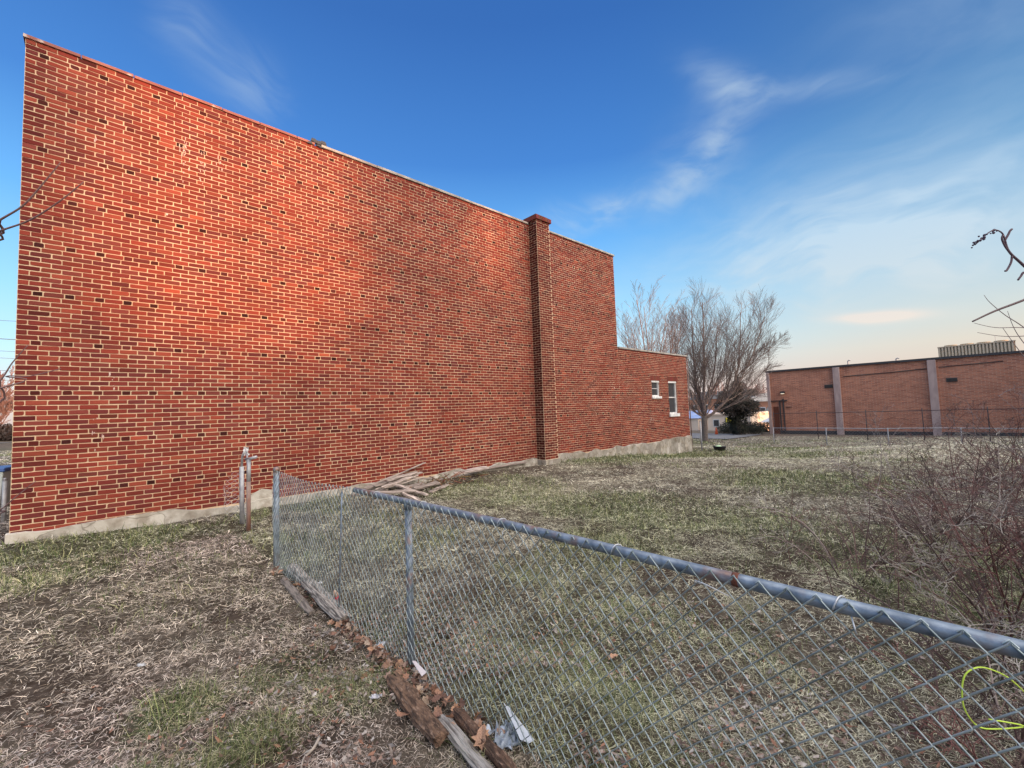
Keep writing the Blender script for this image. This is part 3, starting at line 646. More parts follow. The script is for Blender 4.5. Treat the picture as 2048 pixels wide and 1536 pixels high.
m = MB(); m.box((1.1,-.3,3.88),(1.45,-.001,4.06)); lm = m.build('lamp', M['fascia'], wh)
m = MB(); m.box((1.15,-.32,3.80),(1.40,-.1,3.879)); e_ = mat('lamp_lens', (.8,.75,.6), .4); e_.node_tree.nodes['Principled BSDF'].inputs['Emission Color'].default_value = (1,.85,.6,1); e_.node_tree.nodes['Principled BSDF'].inputs['Emission Strength'].default_value = .5; m.build('lens', e_, lm)
for xp, h_ in ((6.3, .55), (9.6, .38)):
    m = MB(); m.tube([(xp,1.2,WHh+.1),(xp,1.2,WHh+h_),(xp+.1,1.2,WHh+h_+.07),(xp+.2,1.2,WHh+h_)], .05, 8); m.build('vent_pipe', M['galv_far'], wh)
ch = empty('rooftop_chiller', (*LP(S0+3.5, n_left+12.1), -1.5+WHh+.16), 'long ribbed beige cooling unit on the warehouse roof', 'cooling unit', RZ-math.pi/2)
m = MB(); m.box((0,0,.0),(4.3,2,1.0)); m.build('casing', M['louvre'], ch)
m = MB()
for q in range(22): m.box((.02+q*.195,-.07,.04),(.12+q*.195,-.001,1.0))
m.box((-.03,-.09,1.0),(4.33,2.03,1.07)); m.build('ribs', mat('rib', (.60,.48,.34), .7), ch)
for q in range(4):
    m = MB(); m.tube([(.75+q*.95,.9,1.07),(.75+q*.95,.9,1.20)], .40, 20); m.build('fan_housing', M['louvre'], ch)
m = MB(); m.tube([(3.3,.6,.9),(3.3,.6,1.6)], .012, 5); m.build('antenna', M['galv_far'], ch)

# ------------------------------------------------------------------ far backdrop beyond the street
def B(name, label, cat, S, n, w, d, h, wm, rm, gable=False, zb=None):
    zb = gz(*LP(S, n)) if zb is None else zb
    o = empty(name, (*LP(S, n), zb), label, cat, RZ-math.pi/2)
    m = MB(); m.box((0,0,-1),(w,d,h)); m.build('wall', wm, o)
    m = MB()
    if gable:
        m.add([(-.3,-.3,h),(w+.3,-.3,h),(w+.3,d/2,h+gable),(-.3,d/2,h+gable),(w+.3,d+.3,h),(-.3,d+.3,h)], [(0,1,2,3),(3,2,4,5),(0,3,5),(1,4,2),(0,5,4,1)])
    else: m.box((-.15,-.15,h-.02),(w+.15,d+.15,h+.3))
    m.build('roof', rm, o)
    if w > 4:
        for q in range(int(w/2.6)):
            g_ = MB(); g_.box((.9+q*2.6,-.04,h*.45),(1.9+q*2.6,.0,h*.8)); fr = g_.build('window', M['white_paint'], o)
            g2 = MB(); g2.box((1.0+q*2.6,-.06,h*.48),(1.8+q*2.6,-.041,h*.77)); g2.build('pane', M['glass'], fr)
    return o
n_of = lambda x, y: float((np.array([x, y])-A)@N)
B('store', 'beige low store with a blue roof beyond the fence', 'building', 75, n_of(26, 79), 6.9, 10, 2.9, M['beige'], M['blue_roof'], 1.3)
B('wall_building', 'long cream flat building behind the bare tree', 'building', 74, n_of(32.6, 73)+.1, 6.6, 10, 3.4, M['beige'], M['beige'])
B('house', 'orange house with a pale roof beside the warehouse corner', 'house', 92, n_of(45, 86), 9, 9, 5.4, M['orange_wall'], M['coping'], 1.6)
B('house', 'orange brick house high behind the blue roofed store', 'house', 110, n_of(46, 112), 12, 9, 6.4, M['orange_wall'], M['roof'], 2.0)
B('house', 'cream house behind the white gazebo', 'house', 84, n_of(42, 74), 5, 7, 3.4, M['beige'], M['roof'], 1.2)
gzb = empty('gazebo', (*LP(72, n_of(38.0, 64.5)), gz(*LP(72, n_of(38.0, 64.5)))), 'white peaked party tent beside the warehouse corner', 'tent')
m = MB(); m.add([(0,0,2.2),(2.6,0,2.2),(2.6,2.6,2.2),(0,2.6,2.2),(1.3,1.3,3.2)], [(0,1,4),(1,2,4),(2,3,4),(3,0,4)]); m.box((0,-.02,2.0),(2.6,.0,2.2)); m.build('canopy', M['white_paint'], gzb)
for xx, yy in ((0,0),(2.6,0),(0,2.6),(2.6,2.6)):
    m = MB(); m.tube([(xx,yy,0),(xx,yy,2.2)], .05, 6); m.build('leg', M['white_paint'], gzb)

def car(name, loc, rz_, col, label, L=4.4, Hh=1.42):
    o = empty(name, loc, label, 'car', rz_)
    cm_ = mat('paint_'+str(round(col[2]*100)), col, .25, .2)
    prof = [(0,.35),(0,.72),(.25,.82),(1.15,.92),(1.75,1.36),(2.9,Hh),(3.75,1.0),(4.3,.95),(4.4,.6),(4.35,.32)]
    m = MB(); n = len(prof); vs = []
    for y, k in ((-.85,1),(-.70,1.0),(.70,1.0),(.85,1)):
        for (a0, b0) in prof: vs.append((a0*L/4.4, y if b0 < .95 or abs(y) < .8 else y*.85, b0))
    fs = [tuple(range(n))[::-1], tuple(3*n+q for q in range(n))]
    for l in range(3):
        for q in range(n): fs.append((l*n+q, l*n+(q+1) % n, (l+1)*n+(q+1) % n, (l+1)*n+q))
    m.add(vs, fs); bevelled(m.build('body', cm_, o), .04)
    for sy in (-1, 1):
        m = MB(); y = sy*.80; m.add([(1.3,y,.97),(1.85,y*.93,1.32),(2.85,y*.93,1.36),(3.5,y,1.02)], [(0,1,2,3)]); m.build('side_window', M['glass'], o)
    m = MB(); m.add([(1.2,-.65,.965),(1.2,.65,.965),(1.72,.6,1.36),(1.72,-.6,1.36)], [(0,1,2,3)]); m.build('windscreen', M['glass'], o)
    for wx in (.85, 3.5):
        for sy in (-1, 1):
            m = MB(); m.tube([(wx,sy*.70,.32),(wx,sy*.88,.32)], .32, 16); w_ = m.build('wheel', M['dark'], o)
            m = MB(); m.tube([(wx,sy*.885,.32),(wx,sy*.895,.32)], .19, 12); m.build('rim', M['tie'], w_)
    return o
q = LP(66, n_of(32.9, 64)+.0); car('parked_car', (q[0], q[1], gz(*q)+.0), RZ-math.pi/2, (.03,.05,.09), 'dark parked car left of the dark hedge')
# hedge band
def foliage(m, centre, rad, n, size, cols, r_, hollow=.5, low=-1e9):
    for q in range(n):
        while True:
            v = Vector((r_.gauss(0,1), r_.gauss(0,1), r_.gauss(0,1))).normalized()*(r_.random()**.33)
            if v.length > hollow or r_.random() < .3: break
        p = Vector(centre)+Vector((v.x*rad[0], v.y*rad[1], v.z*rad[2]))
        if p.z < low: continue
        a0 = Vector((r_.gauss(0,1), r_.gauss(0,1), r_.gauss(0,1))).normalized(); b0 = a0.orthogonal().normalized(); s = size*r_.uniform(.5,1.4)
        c = r_.choice(cols); k = r_.uniform(.6,1.4)
        m.add([p-a0*s, p+b0*s*.4, p+a0*s, p-b0*s*.4], [(0,1,2,3)], (c[0]*k, c[1]*k, c[2]*k))
DG = [(.018,.024,.013),(.030,.032,.018),(.014,.016,.011),(.040,.036,.024)]
r4 = random.Random(12)
hd = MB()
for q in range(14):
    c_ = LP(52, n_of(22.5, 48)+q*.33); foliage(hd, (c_[0], c_[1], gz(*c_)+.35), (.8,.8,.75), 420, .10, DG, r4, .3)
tag(hd.build('hedge', M['evergreen']), 'dark clipped low hedge under the evergreen beside the tree', 'hedge')
hd = MB()
for q in range(10):
    c_ = LP(47.5, n_left-4.3+q*.42); foliage(hd, (c_[0], c_[1], gz(*c_)+.35), (.5,.5,.55), 300, .08, DG, r4, .3)
tag(hd.build('hedge', M['evergreen']), 'dark hedge ending at the left corner of the warehouse', 'hedge')
# cone
q = at(1433, 868, 44); zq = gz(q.x, q.y); m = MB()
cn = empty('traffic_cone', (q.x, q.y, zq), 'orange traffic cone on the street behind the bare tree', 'cone')
m.tube([(0,0,.03),(0,0,.75)], [.17,.03], 12); m.build('cone_body', mat('cone', (.75,.13,.05), .6), cn, True); m = MB(); m.box((-.22,-.22,0),(.22,.22,.035)); m.build('base', M['dark'], cn)
# yellow sign
q = at(1465, 843, 58); sg = empty('yellow_sign', (q.x, q.y, gz(q.x, q.y)), 'bright yellow panel on posts left of the evergreen', 'sign', -.3)
hz_ = q.z-gz(q.x, q.y); m = MB(); m.box((-.8,-.05,hz_-.25),(.8,.05,hz_+.55)); m.build('panel', mat('yellow', (.75,.65,.06), .5), sg)
m = MB(); m.box((-.9,-.04,0),(-.82,.04,hz_+.55)); m.build('leg', M['dark'], sg); m = MB(); m.box((.82,-.04,0),(.9,.04,hz_+.55)); m.build('leg', M['dark'], sg)

# ------------------------------------------------------------------ bare trees
def grow(m, p, d, L, r0, lev, r_, up=.25, wob=.12, kids=(6,5,4), spread=.6, col=(1,1,1), seg=None, rmin=.004, taper=.35, lk=.6):
    seg = seg or (5 if lev < 2 else 3); pts = [Vector(p)]; rad = [r0]; d = Vector(d).normalized(); dirs = [d.copy()]
    for q in range(seg):
        d = (d+Vector((r_.gauss(0,wob), r_.gauss(0,wob), r_.gauss(0,wob)+up*.25))).normalized()
        pts.append(pts[-1]+d*L/seg); rad.append(max(rmin, r0*(1-(1-taper)*(q+1)/seg))); dirs.append(d.copy())
    m.tube(pts, rad, 6 if lev == 0 else (4 if lev == 1 else 3), cap=False, col=col)
    if lev >= len(kids): return
    n = kids[lev]
    for k in range(n):
        t = .22+.78*(k+r_.random()*.7)/n; t = min(t, .98); i_ = int(t*seg); f_ = t*seg-i_; q = pts[i_].lerp(pts[min(i_+1, seg)], f_)
        dd = dirs[min(i_+1, seg)]; side = Vector((r_.gauss(0,1), r_.gauss(0,1), r_.gauss(0,.6))); side = (side-dd*side.dot(dd)).normalized()
        nd = (dd+side*spread*r_.uniform(.6,1.3)+Vector((0,0,up*.5))).normalized()
        grow(m, q, nd, L*lk*(1.15-.5*t)*r_.uniform(.75,1.2), max(rmin, rad[i_]*.5), lev+1, r_, up, wob, kids, spread, col, None, rmin, taper, lk)
# view-aligned horizontal axis for the main tree: along the far fence
tb = Vector((15.25, 35.0, gz(15.25, 35.0))); U = Vector((.86, -.51, 0)); Vv = Vector((.51, .86, 0))
tree = empty('bare_tree', tb, 'large bare tree with a low fork at the far fence, fullest in view', 'tree')
r5 = random.Random(21); m = MB()
m.tube([(0,0,-.3),(.0,0,.1),(.03,0,.9),(.05,0,1.6),(.1,0,2.0)], [.34,.25,.21,.22,.24], 12, col=(1,1,1)); m.build('trunk', M['bark'], tree, True)
m = MB(); fork = Vector((.08,0,1.8)); WC = (2.3,2.0,1.9)
def limb(start, pts, r0, kids, r_, cols, lev0=0):
    P = [Vector(start)]+[U*a0+Vv*b0+Vector((0,0,c0)) for a0, b0, c0 in pts]
    n = len(P); rad = [max(.02, r0*(1-.80*i_/(n-1))) for i_ in range(n)]
    # resample smoothly
    fine = []; fr = []
    for i_ in range(n-1):
        p0 = P[max(i_-1,0)]; p1 = P[i_]; p2 = P[i_+1]; p3 = P[min(i_+2,n-1)]
        for k in range(4):
            t = k/4; fine.append(.5*((2*p1)+(p2-p0)*t+(2*p0-5*p1+4*p2-p3)*t*t+(3*p1-p0-3*p2+p3)*t*t*t)+Vector((r_.gauss(0,.03), r_.gauss(0,.03), 0))); fr.append(rad[i_]*(1-t)+rad[i_+1]*t)
    fine.append(P[-1]); fr.append(rad[-1]); m.tube(fine, fr, 6, cap=False, col=cols)
    L = sum((fine[i_+1]-fine[i_]).length for i_ in range(len(fine)-1))
    for k in range(kids):
        t = .15+.85*(k+r_.random())/kids; i_ = min(int(t*(len(fine)-1)), len(fine)-2); dd = (fine[i_+1]-fine[i_]).normalized()
        side = Vector((r_.gauss(0,1), r_.gauss(0,1), .3)); side = (side-dd*side.dot(dd)).normalized()
        grow(m, fine[i_], (dd+side*r_.uniform(.35,.75)+Vector((0,0,.25))).normalized(), L*r_.uniform(.22,.40)*(1.2-.6*t), max(.012, fr[i_]*.5), 1, r_, .06, .035, (0,9,5), .50, cols, None, .0055, .35, .78)
limb(fork, [(-.25,.2,3.2),(-.5,.3,5.2),(-.55,.4,7.6),(-.45,.2,10.8)], .13, 17, r5, WC)
limb(fork, [(.15,-.2,3.4),(.3,-.3,5.6),(.35,-.2,8),(.45,.1,11.2)], .14, 17, r5, WC)
limb(fork, [(-.5,-.3,3.0),(-1.0,-.6,4.6),(-1.5,-.8,6.6),(-1.7,-.9,9.4)], .10, 14, r5, WC)
limb(fork, [(.1,.6,3.1),(.7,1.3,4.9),(1.0,1.8,7),(1.3,2.0,9.6)], .10, 13, r5, WC)
limb(fork, [(.9,.0,2.4),(1.8,.1,3.4),(2.5,.1,5.2),(2.9,0,7.2),(3.1,0,10.0)], .13, 16, r5, WC)
limb(U*1.9+Vector((0,0,3.5)), [(2.7,-.4,4.6),(3.6,-.6,6.2),(4.2,-.7,7.8),(4.7,-.6,9.4)], .08, 14, r5, WC)
limb(U*2.4+Vector((0,0,5.0)), [(3.4,.4,5.8),(4.4,.6,6.6),(5.3,.7,7.4)], .055, 12, r5, WC)
limb(U*1.5+Vector((0,0,3.0)), [(2.5,.6,3.6),(3.6,.9,4.5),(4.9,1.0,5.9)], .05, 11, r5, WC)
limb(fork, [(-.7,.1,2.5),(-1.3,.2,3.3),(-2.1,.2,4.5),(-2.6,.3,6.2)], .07, 12, r5, WC)
limb(fork, [(-.5,-.5,2.3),(-1.1,-.9,2.8),(-1.9,-1.2,3.3)], .05, 8, r5, WC)
limb(fork, [(.5,-.7,2.9),(1.2,-1.3,4.2),(1.9,-1.8,6.0),(2.2,-2.0,8.0)], .08, 12, r5, WC)
limb(fork, [(.7,.2,2.8),(1.3,.2,3.4),(2.0,.1,3.9)], .05, 7, r5, WC)
m.build('branches', M['bark'], tree)

def bare_tree(name, loc, H, label, seed, n=9, group=None, mt=None, kids=(9,6,5), col=(1.5,1.3,1.25), rm=.012, narrow=.45):
    r_ = random.Random(seed); o = empty(name, loc, label, 'tree', 0, group)
    m = MB(); m.tube([(0,0,-.5),(0,0,H*.10),(.05,0,H*.2)], [H*.022,H*.017,H*.016], 9, col=col); m.build('trunk', M['bark'], o)
    m = MB()
    for k in range(n):
        a0 = k*2.4+r_.random(); tl = r_.uniform(.12,.95)*narrow
        grow(m, (0,0,H*r_.uniform(.12,.2)), (math.cos(a0)*tl, math.sin(a0)*tl, 1), H*r_.uniform(.62,.84)*(1-.25*tl), H*.007, 0, r_, .16, .06, kids, .55, col, None, rm, .25, .42)
    m.build('branches', M['bark'], o); return o
t1 = bare_tree('bare_tree', (19.0, 59.5, gz(19.0, 59.5)), 18.2, 'bare tree rising behind the low wing of the brick building', 31, 13, kids=(10,6,4), rm=.011, narrow=.75, col=(3.0,2.7,2.7))
def copy_tree(o, loc, rz_, sc, label, group=None):
    c = o.copy(); C.objects.link(c); c.location = loc; c.rotation_euler = (0,0,rz_); c.scale = (sc,sc,sc); c['label'] = label
    if group: c['group'] = group
    for ch_ in o.children: k = ch_.copy(); C.objects.link(k); k.parent = c
    return c
t2 = bare_tree('bare_tree', (33, 95, gz(33, 95)), 9.5, 'distant bare tree among the far trees on the horizon', 41, 10, group='far bare trees on the horizon', kids=(8,5,4), rm=.03, narrow=.9, col=(2.3,1.5,1.4))
for k in range(22):
    a0 = math.radians(random.uniform(17, 36) if k % 3 else random.uniform(-56, -50)); dist = random.uniform(95, 170)
    if k % 3 == 0: dist = random.uniform(75, 120)
    p_ = (dist*math.sin(a0), dist*math.cos(a0)); copy_tree(t2, (p_[0], p_[1], gz(*p_)-.5), random.uniform(0,6), random.uniform(.7,1.15), 'distant bare tree among the far trees on the horizon', 'far bare trees on the horizon')

# evergreen beside the tree
ep = LP(46, n_of(21.9, 42.6)); ev = empty('evergreen_tree', (*ep, gz(*ep)), 'dark ragged evergreen tree behind the bare tree', 'tree')
m = MB(); m.tube([(0,0,-.3),(0,0,2),(.1,0,4.5)], [.30,.24,.08], 8); m.build('trunk', M['bark'], ev)
m = MB(); Ue = Vector((.88,-.47,0)); r6 = random.Random(5)
DK = [(.030,.028,.020),(.050,.038,.030),(.022,.022,.014),(.065,.048,.040)]
for (u_, v_, z_, a0, b0, n_) in ((0,0,3.2,1.5,1.3,2600),(-.6,.2,2.7,1.2,.9,1500),(.9,0,2.6,1.1,.9,1500),(.1,0,4.4,.6,1.0,800),(.25,0,5.3,.28,.6,260),(-1.1,0,3.9,.6,.5,300),(1.3,0,4.1,.6,.4,260),(0,0,1.2,.85,1.5,1900),(-.5,0,1.5,.5,.5,300),(1.5,0,3.0,.5,.4,200),(-1.6,0,2.9,.5,.5,220)):
    foliage(m, Ue*u_+Vector((0,0,z_)), (a0,a0,b0), n_, .11, DK if z_ > 1.6 else DG, r6, .45)
for k in range(60):
    a0 = r6.random()*6.28; z_ = r6.uniform(1.8,5.3); L = r6.uniform(1.0,2.0)*(1.1 if z_ < 4 else .6)
    grow(m, (0,0,z_), (math.cos(a0), math.sin(a0), .25), L, .03, 1, r6, -.3, .15, (0,5,4), .7, (.055,.045,.04), None, .009, .4, .5)
m.build('crown', M['evergreen'], ev)

# ------------------------------------------------------------------ left edge: hedge, parked things, wires
hd = MB(); r7 = random.Random(6)
for q in range(16):
    c_ = at(-170+q*16, 860, 52); foliage(hd, (c_.x, c_.y, .9), (1.6,1.4,1.3), 300, .22, [(.03,.018,.014),(.02,.014,.011)], r7, .3)
tag(hd.build('hedge', M['evergreen']), 'dark brown hedge across the road at the left edge', 'hedge')
q = at(-12, 1010, 8.6); bx = empty('storage_bin', (q.x-.25, q.y+.1, gz(q.x, q.y)), 'pale green bin with blue lid at the left wall corner', 'bin', .5)
m = MB(); m.add([(-.28,-.3,0),(.28,-.3,0),(.28,.3,0),(-.28,.3,0),(-.34,-.36,.68),(.34,-.36,.68),(.34,.36,.68),(-.34,.36,.68)], [(0,3,2,1),(4,5,6,7),(0,1,5,4),(1,2,6,5),(2,3,7,6),(3,0,4,7)]); bevelled(m.build('tub', mat('bin', (.50,.58,.56), .6, noise=(.40,.46,.46), noise_scale=4), bx), .02)
m = MB(); m.box((-.37,-.39,.681),(.37,.39,.76)); bevelled(m.build('lid', mat('bin_lid', (.04,.10,.30), .5), bx), .02)
q = at(7, 1046, 7.3); m = MB(); m.tube([(q.x,q.y,gz(q.x,q.y)-.1),(q.x,q.y,.80)], .03, 12); m.tube([(q.x,q.y,.80),(q.x,q.y,.84)], [.034,.012], 12)
tag(m.build('post', M['palepost'], smooth=True), 'short pale fence post just left of the tall wall corner', 'post')
wires = [(637,641),(673,678),(699,702),(713,716),(738,741),(757,760)]
for k, (ya, yb) in enumerate(wires):
    a0 = at(-300, ya-14, 30); b0 = at(40, yb+2, 34); b1 = b0+(b0-a0)*2.2; mid = (a0+b1)/2-Vector((0,0,.3))
    m = MB(); m.tube([a0+(a0-b0)*1.0, a0, b0, b1], .016 if k not in (1,) else .03, 4); tag(m.build('power_line', M['fascia']), ['highest thin wire left of the tall wall','thick wire, second from the top, left of the tall wall','third wire down left of the tall wall','fourth wire down left of the tall wall','fifth wire down left of the tall wall','lowest wire left of the tall wall'][k], 'wire', 'overhead wires at the left edge')

# ------------------------------------------------------------------ twigs reaching in from the left
sp_ = empty('bare_sapling', (-3.2, 1.2, gz(-3.2, 1.2)), 'thin bare branches reaching in from the left edge in front of the tall wall', 'sapling'); lo = Vector(sp_.location)
def tw(pts, r0, name='branch', par=sp_, mt='twig', col=(.16,.10,.10), n=6, r1=.3):
    m = MB(); P = [Vector(p) for p in pts]; fine = []
    for i_ in range(len(P)-1):
        p0 = P[max(i_-1,0)]; p1 = P[i_]; p2 = P[i_+1]; p3 = P[min(i_+2,len(P)-1)]
        for k in range(5):
            t = k/5; fine.append(.5*((2*p1)+(p2-p0)*t+(2*p0-5*p1+4*p2-p3)*t*t+(3*p1-p0-3*p2+p3)*t*t*t))
    fine.append(P[-1]); k = len(fine); m.tube(fine, [r0*(1-(1-r1)*i_/(k-1)) for i_ in range(k)], n, col=col)
    o = m.build(name, M[mt], par, True)
    if par: o.location = -Vector(par.location)
    return o
TT = Vector((-3.2, 1.2, 0))
tw([TT, TT+Vector((.02,.02,1.2)), TT+Vector((.05,.05,2.6))], .02, 'trunk')
for pts, r0 in (([(-60,480),(0,440),(45,412),(82,372),(121,325)], .0075), ([(-60,488),(0,462),(60,440),(120,402),(167,364)], .0065), ([(-60,830),(0,762),(25,725),(56,690)], .0055), ([(0,776),(12,753),(60,752),(122,737)], .0045), ([(-60,1050),(0,1020),(30,995),(72,962)], .005)):
    P = [at(x, y, 2.05) for x, y in pts]; tw([TT+Vector((.03,.03,P[0].z-.35))]+P, r0)

# ------------------------------------------------------------------ objects on the ground
def put(x, y, dz=0): return Vector((x, y, gz(x, y)+dz))
def plank(name, a0, b0, w, t, mt, tint, label, cat, group=None, roll=0, seed=0, ragged=.15, parent=None):
    r_ = random.Random(seed); log = 'log' in name; a0, b0 = Vector(a0), Vector(b0); d = b0-a0; L = d.length; d.normalize()
    side = d.cross(Vector((0,0,1))).normalized(); up = side.cross(d); cr, sr = math.cos(roll), math.sin(roll); side, up = side*cr+up*sr, up*cr-side*sr
    m = MB(); ns = max(6, int(L/.06)); vs = []
    prof = [(-.5,-.5),(-.15,-.5),(.2,-.46),(.5,-.5),(.5,.42),(.22,.5),(0,.40),(-.2,.5),(-.5,.44)]; 
    if log: prof = [(.5*math.cos(q*2*math.pi/22)*(1+.10*r_.gauss(0,1)), .5*math.sin(q*2*math.pi/22)*(1+.12*r_.gauss(0,1))) for q in range(22)]
    K = len(prof)
    for i_ in range(ns+1):
        tt = i_/ns; k = 1+.06*math.sin(tt*7+seed)+(.05*math.sin(tt*19) if log else 0)
        if i_ in (0, ns): k = .82
        for q, (pu, pv) in enumerate(prof):
            e = r_.gauss(0, .012)*ragged*6; shift = (r_.random()-.5)*ragged*(1.6 if log else .5)*w if i_ in (0, ns) else 0
            # local coordinates run along the grain
            vs.append((tt*L+shift, pu*w*k*(1+e), pv*t*k*(1+e*1.5)+.004*math.sin(tt*9+seed)))
    fs = []
    for i_ in range(ns):
        for q in range(K): fs.append((i_*K+q, i_*K+(q+1) % K, (i_+1)*K+(q+1) % K, (i_+1)*K+q))
    fs += [tuple(range(K))[::-1], tuple(ns*K+q for q in range(K))]
    fs = [f[::-1] for f in fs]
    m.add(vs, fs, tint); o = m.build(name, M[mt], parent)
    o.matrix_world = Matrix.Translation(a0) @ Matrix(((d.x, side.x, up.x, 0), (d.y, side.y, up.y, 0), (d.z, side.z, up.z, 0), (0,0,0,1)))
    return tag(o, label, cat, group)
# logs along the foot of the fence
plank('weathered_log', put(-2.46,4.84,.05), put(-1.40,3.60,.055), .135, .085, 'oldwood', (1.25,1.25,1.25), 'long silvery weathered log lying against the foot of the fence', 'log', roll=.15, seed=3, ragged=.3)
plank('weathered_log', put(-2.42,4.58,.02), put(-1.78,3.82,.02), .07, .05, 'oldwood', (.8,.75,.72), 'thin dark split log beside the long silvery log', 'log', roll=-.2, seed=4, ragged=.4)
plank('rotten_log', put(-.80,2.80,.04), put(-.43,2.28,.045), .105, .08, 'rotwood', (1.1,1.1,1.1), 'brown rotten log among leaves at the fence foot', 'log', roll=.1, seed=5, ragged=.6)
plank('weathered_log', put(-.44,2.42,.04), put(-.12,1.98,.04), .075, .05, 'oldwood', (1.1,1.15,1.2), 'grey split timber at the bottom edge beside the rotten log', 'log', roll=.3, seed=6, ragged=.4)
plank('rotten_log', put(-.36,2.46,.04), put(-.04,2.02,.04), .06, .07, 'rotwood', (.75,.7,.7), 'dark brown timber along the inner side of the grey split timber', 'log', roll=.1, seed=7, ragged=.5)
# plank pile by the wall
def wallp(s, n, dz): q = LP(s, n); return Vector((q[0], q[1], gz(*q)+dz))
PL = [((5.0,.20,.15),(6.75,.12,.62),.10,.03,1.0),((4.9,.75,.10),(6.3,.45,.30),.14,.03,1.15),((5.1,.95,.12),(6.4,.60,.26),.13,.028,1.0),((5.0,.5,.2),(6.5,.35,.38),.12,.03,.9),
      ((5.2,1.15,.06),(6.3,.9,.16),.15,.03,.75),((5.3,.65,.34),(6.3,.45,.42),.12,.025,1.1),((5.35,.75,.28),(5.75,2.0,.04),.17,.03,1.35),((4.75,1.2,.10),(5.6,1.7,.12),.10,.03,1.1),
      ((5.75,1.3,.08),(6.6,1.15,.14),.13,.035,.7),((5.2,1.75,.16),(5.35,2.35,.02),.09,.03,1.45),((5.9,.5,.30),(6.8,.7,.12),.04,.03,.9),((6.0,1.7,.04),(6.75,1.35,.06),.12,.03,1.1),
      ((6.4,.95,.05),(7.0,.75,.12),.10,.03,.6),((4.8,.35,.1),(5.9,.25,.24),.11,.03,.8),((5.0,1.0,.2),(6.0,.75,.36),.10,.03,1.25),((7.0,.40,.14),(8.0,.42,.17),.16,.035,1.25),((7.6,.16,.10),(9.7,.10,.14),.09,.03,.75),((4.4,.5,.04),(5.2,.9,.09),.08,.03,.9)]
LB = {15:'pale flat board lying alone right of the plank pile by the wall', 16:'long thin dark board along the wall foot toward the chimney', 0:'dark board leaning highest against the wall on the plank pile', 6:'wide pale board slanting down the front of the plank pile', 9:'short pale stub of board sticking out under the plank pile'}
for k, (a0, b0, w_, t_, br) in enumerate(PL):
    if k not in (15, 16): a0, b0 = [(5.0+(q[0]-5.0)*.80, q[1]*.72, q[2]*(.72 if q[2] > .12 else 1)) for q in (a0, b0)]; w_ *= .8
    plank('weathered_plank', wallp(*a0), wallp(*b0), w_, t_, 'plank', (br*1.05, br, br*.98), LB.get(k, 'weathered grey board in the pile of broken planks by the wall'), 'plank', None if k in LB else 'boards in the broken plank pile', roll=random.uniform(-.4,.4), seed=50+k, ragged=.25)
m = MB(); r8 = random.Random(8)
for k in range(70):
    c_ = wallp(6.6+r8.gauss(0,.45), .45+abs(r8.gauss(0,.3)), r8.uniform(.0,.14)); a0 = r8.random()*6.28; L = r8.uniform(.08,.3)
    m.tube([c_, c_+Vector((math.cos(a0)*L, math.sin(a0)*L, r8.uniform(-.02,.14)))], r8.uniform(.004,.012), 4, col=(r8.uniform(.10,.26),)*1+(r8.uniform(.06,.14),.05))
tag(m.build('wood_debris', M['twig']), 'brown heap of broken wood and dirt at the right end of the plank pile', 'debris', kind='stuff')
# small litter
def crumple(name, loc, size, col, label, cat, seed, n=10, rough=.5, flat=.6, stretch=(1,1)):
    r_ = random.Random(seed); o_ = MB(); vs = []
    for a0 in range(n):
        for b0 in range(n):
            u_, v_ = a0/(n-1)-.5, b0/(n-1)-.5
            vs.append((u_*size*stretch[0]*(1+.25*math.sin(b0*1.3+seed)), v_*size*stretch[1]*(1+.25*math.sin(a0*1.1)), size*flat*(.28+.3*math.sin(a0*1.7+seed)*math.cos(b0*1.4)+r_.uniform(-.09,.09))))
    o_.add(vs, [(a0*n+b0,(a0+1)*n+b0,(a0+1)*n+b0+1,a0*n+b0+1) for a0 in range(n-1) for b0 in range(n-1)])
    ob = o_.build(name, mat(name+str(seed), col, rough, noise=tuple(c*.7 for c in col), noise_scale=30)); ob.location = loc; ob.rotation_euler = (r_.uniform(-.3,.3), r_.uniform(-.3,.3), r_.random()*6)
    sm = ob.modifiers.new('solid', 'SOLIDIFY'); sm.thickness = .001
    return tag(ob, label, cat)
crumple('plastic_bag', put(-.10,2.28,.015), .13, (.36,.42,.50), 'crumpled pale blue plastic bag by the fence foot at the bottom edge', 'bag', 1, 13)
crumple('plastic_bag', put(-1.02,3.26,.02), .07, (.75,.77,.82), 'small white crumpled plastic scrap among leaves along the fence', 'bag', 2)
crumple('plastic_bag', put(-1.98,4.36,.04), .08, (.70,.72,.76), 'white plastic scrap behind the silvery log', 'bag', 4, flat=.5)
crumple('paper_scrap', put(-2.62,3.10,.01), .04, (.5,.52,.55), 'tiny white scrap in the dead grass left of the fence', 'litter', 5)
crumple('paper_scrap', put(-.86,2.64,.02), .055, (.50,.50,.55), 'grey white pebble like scrap left of the rotten log', 'litter', 6)
o_ = MB(); o_.add([(0,0,0),(.04,0,.0),(.06,.22,.03),(.03,.22,.05),(.02,.11,.04)], [(0,1,2,3),(0,3,4)]); o_.add([(0,0,.002),(-.04,.02,.02),(.0,.20,.08),(.03,.22,.052)], [(0,1,2,3)])
pc = o_.build('paper_strip', mat('strip', (.42,.46,.52), .5)); pc.location = put(.02,2.22,.03); pc.rotation_euler = (.1,.1,.75); pc.modifiers.new('s','SOLIDIFY').thickness = .002; tag(pc, 'folded white card strip right of the blue plastic bag', 'litter')
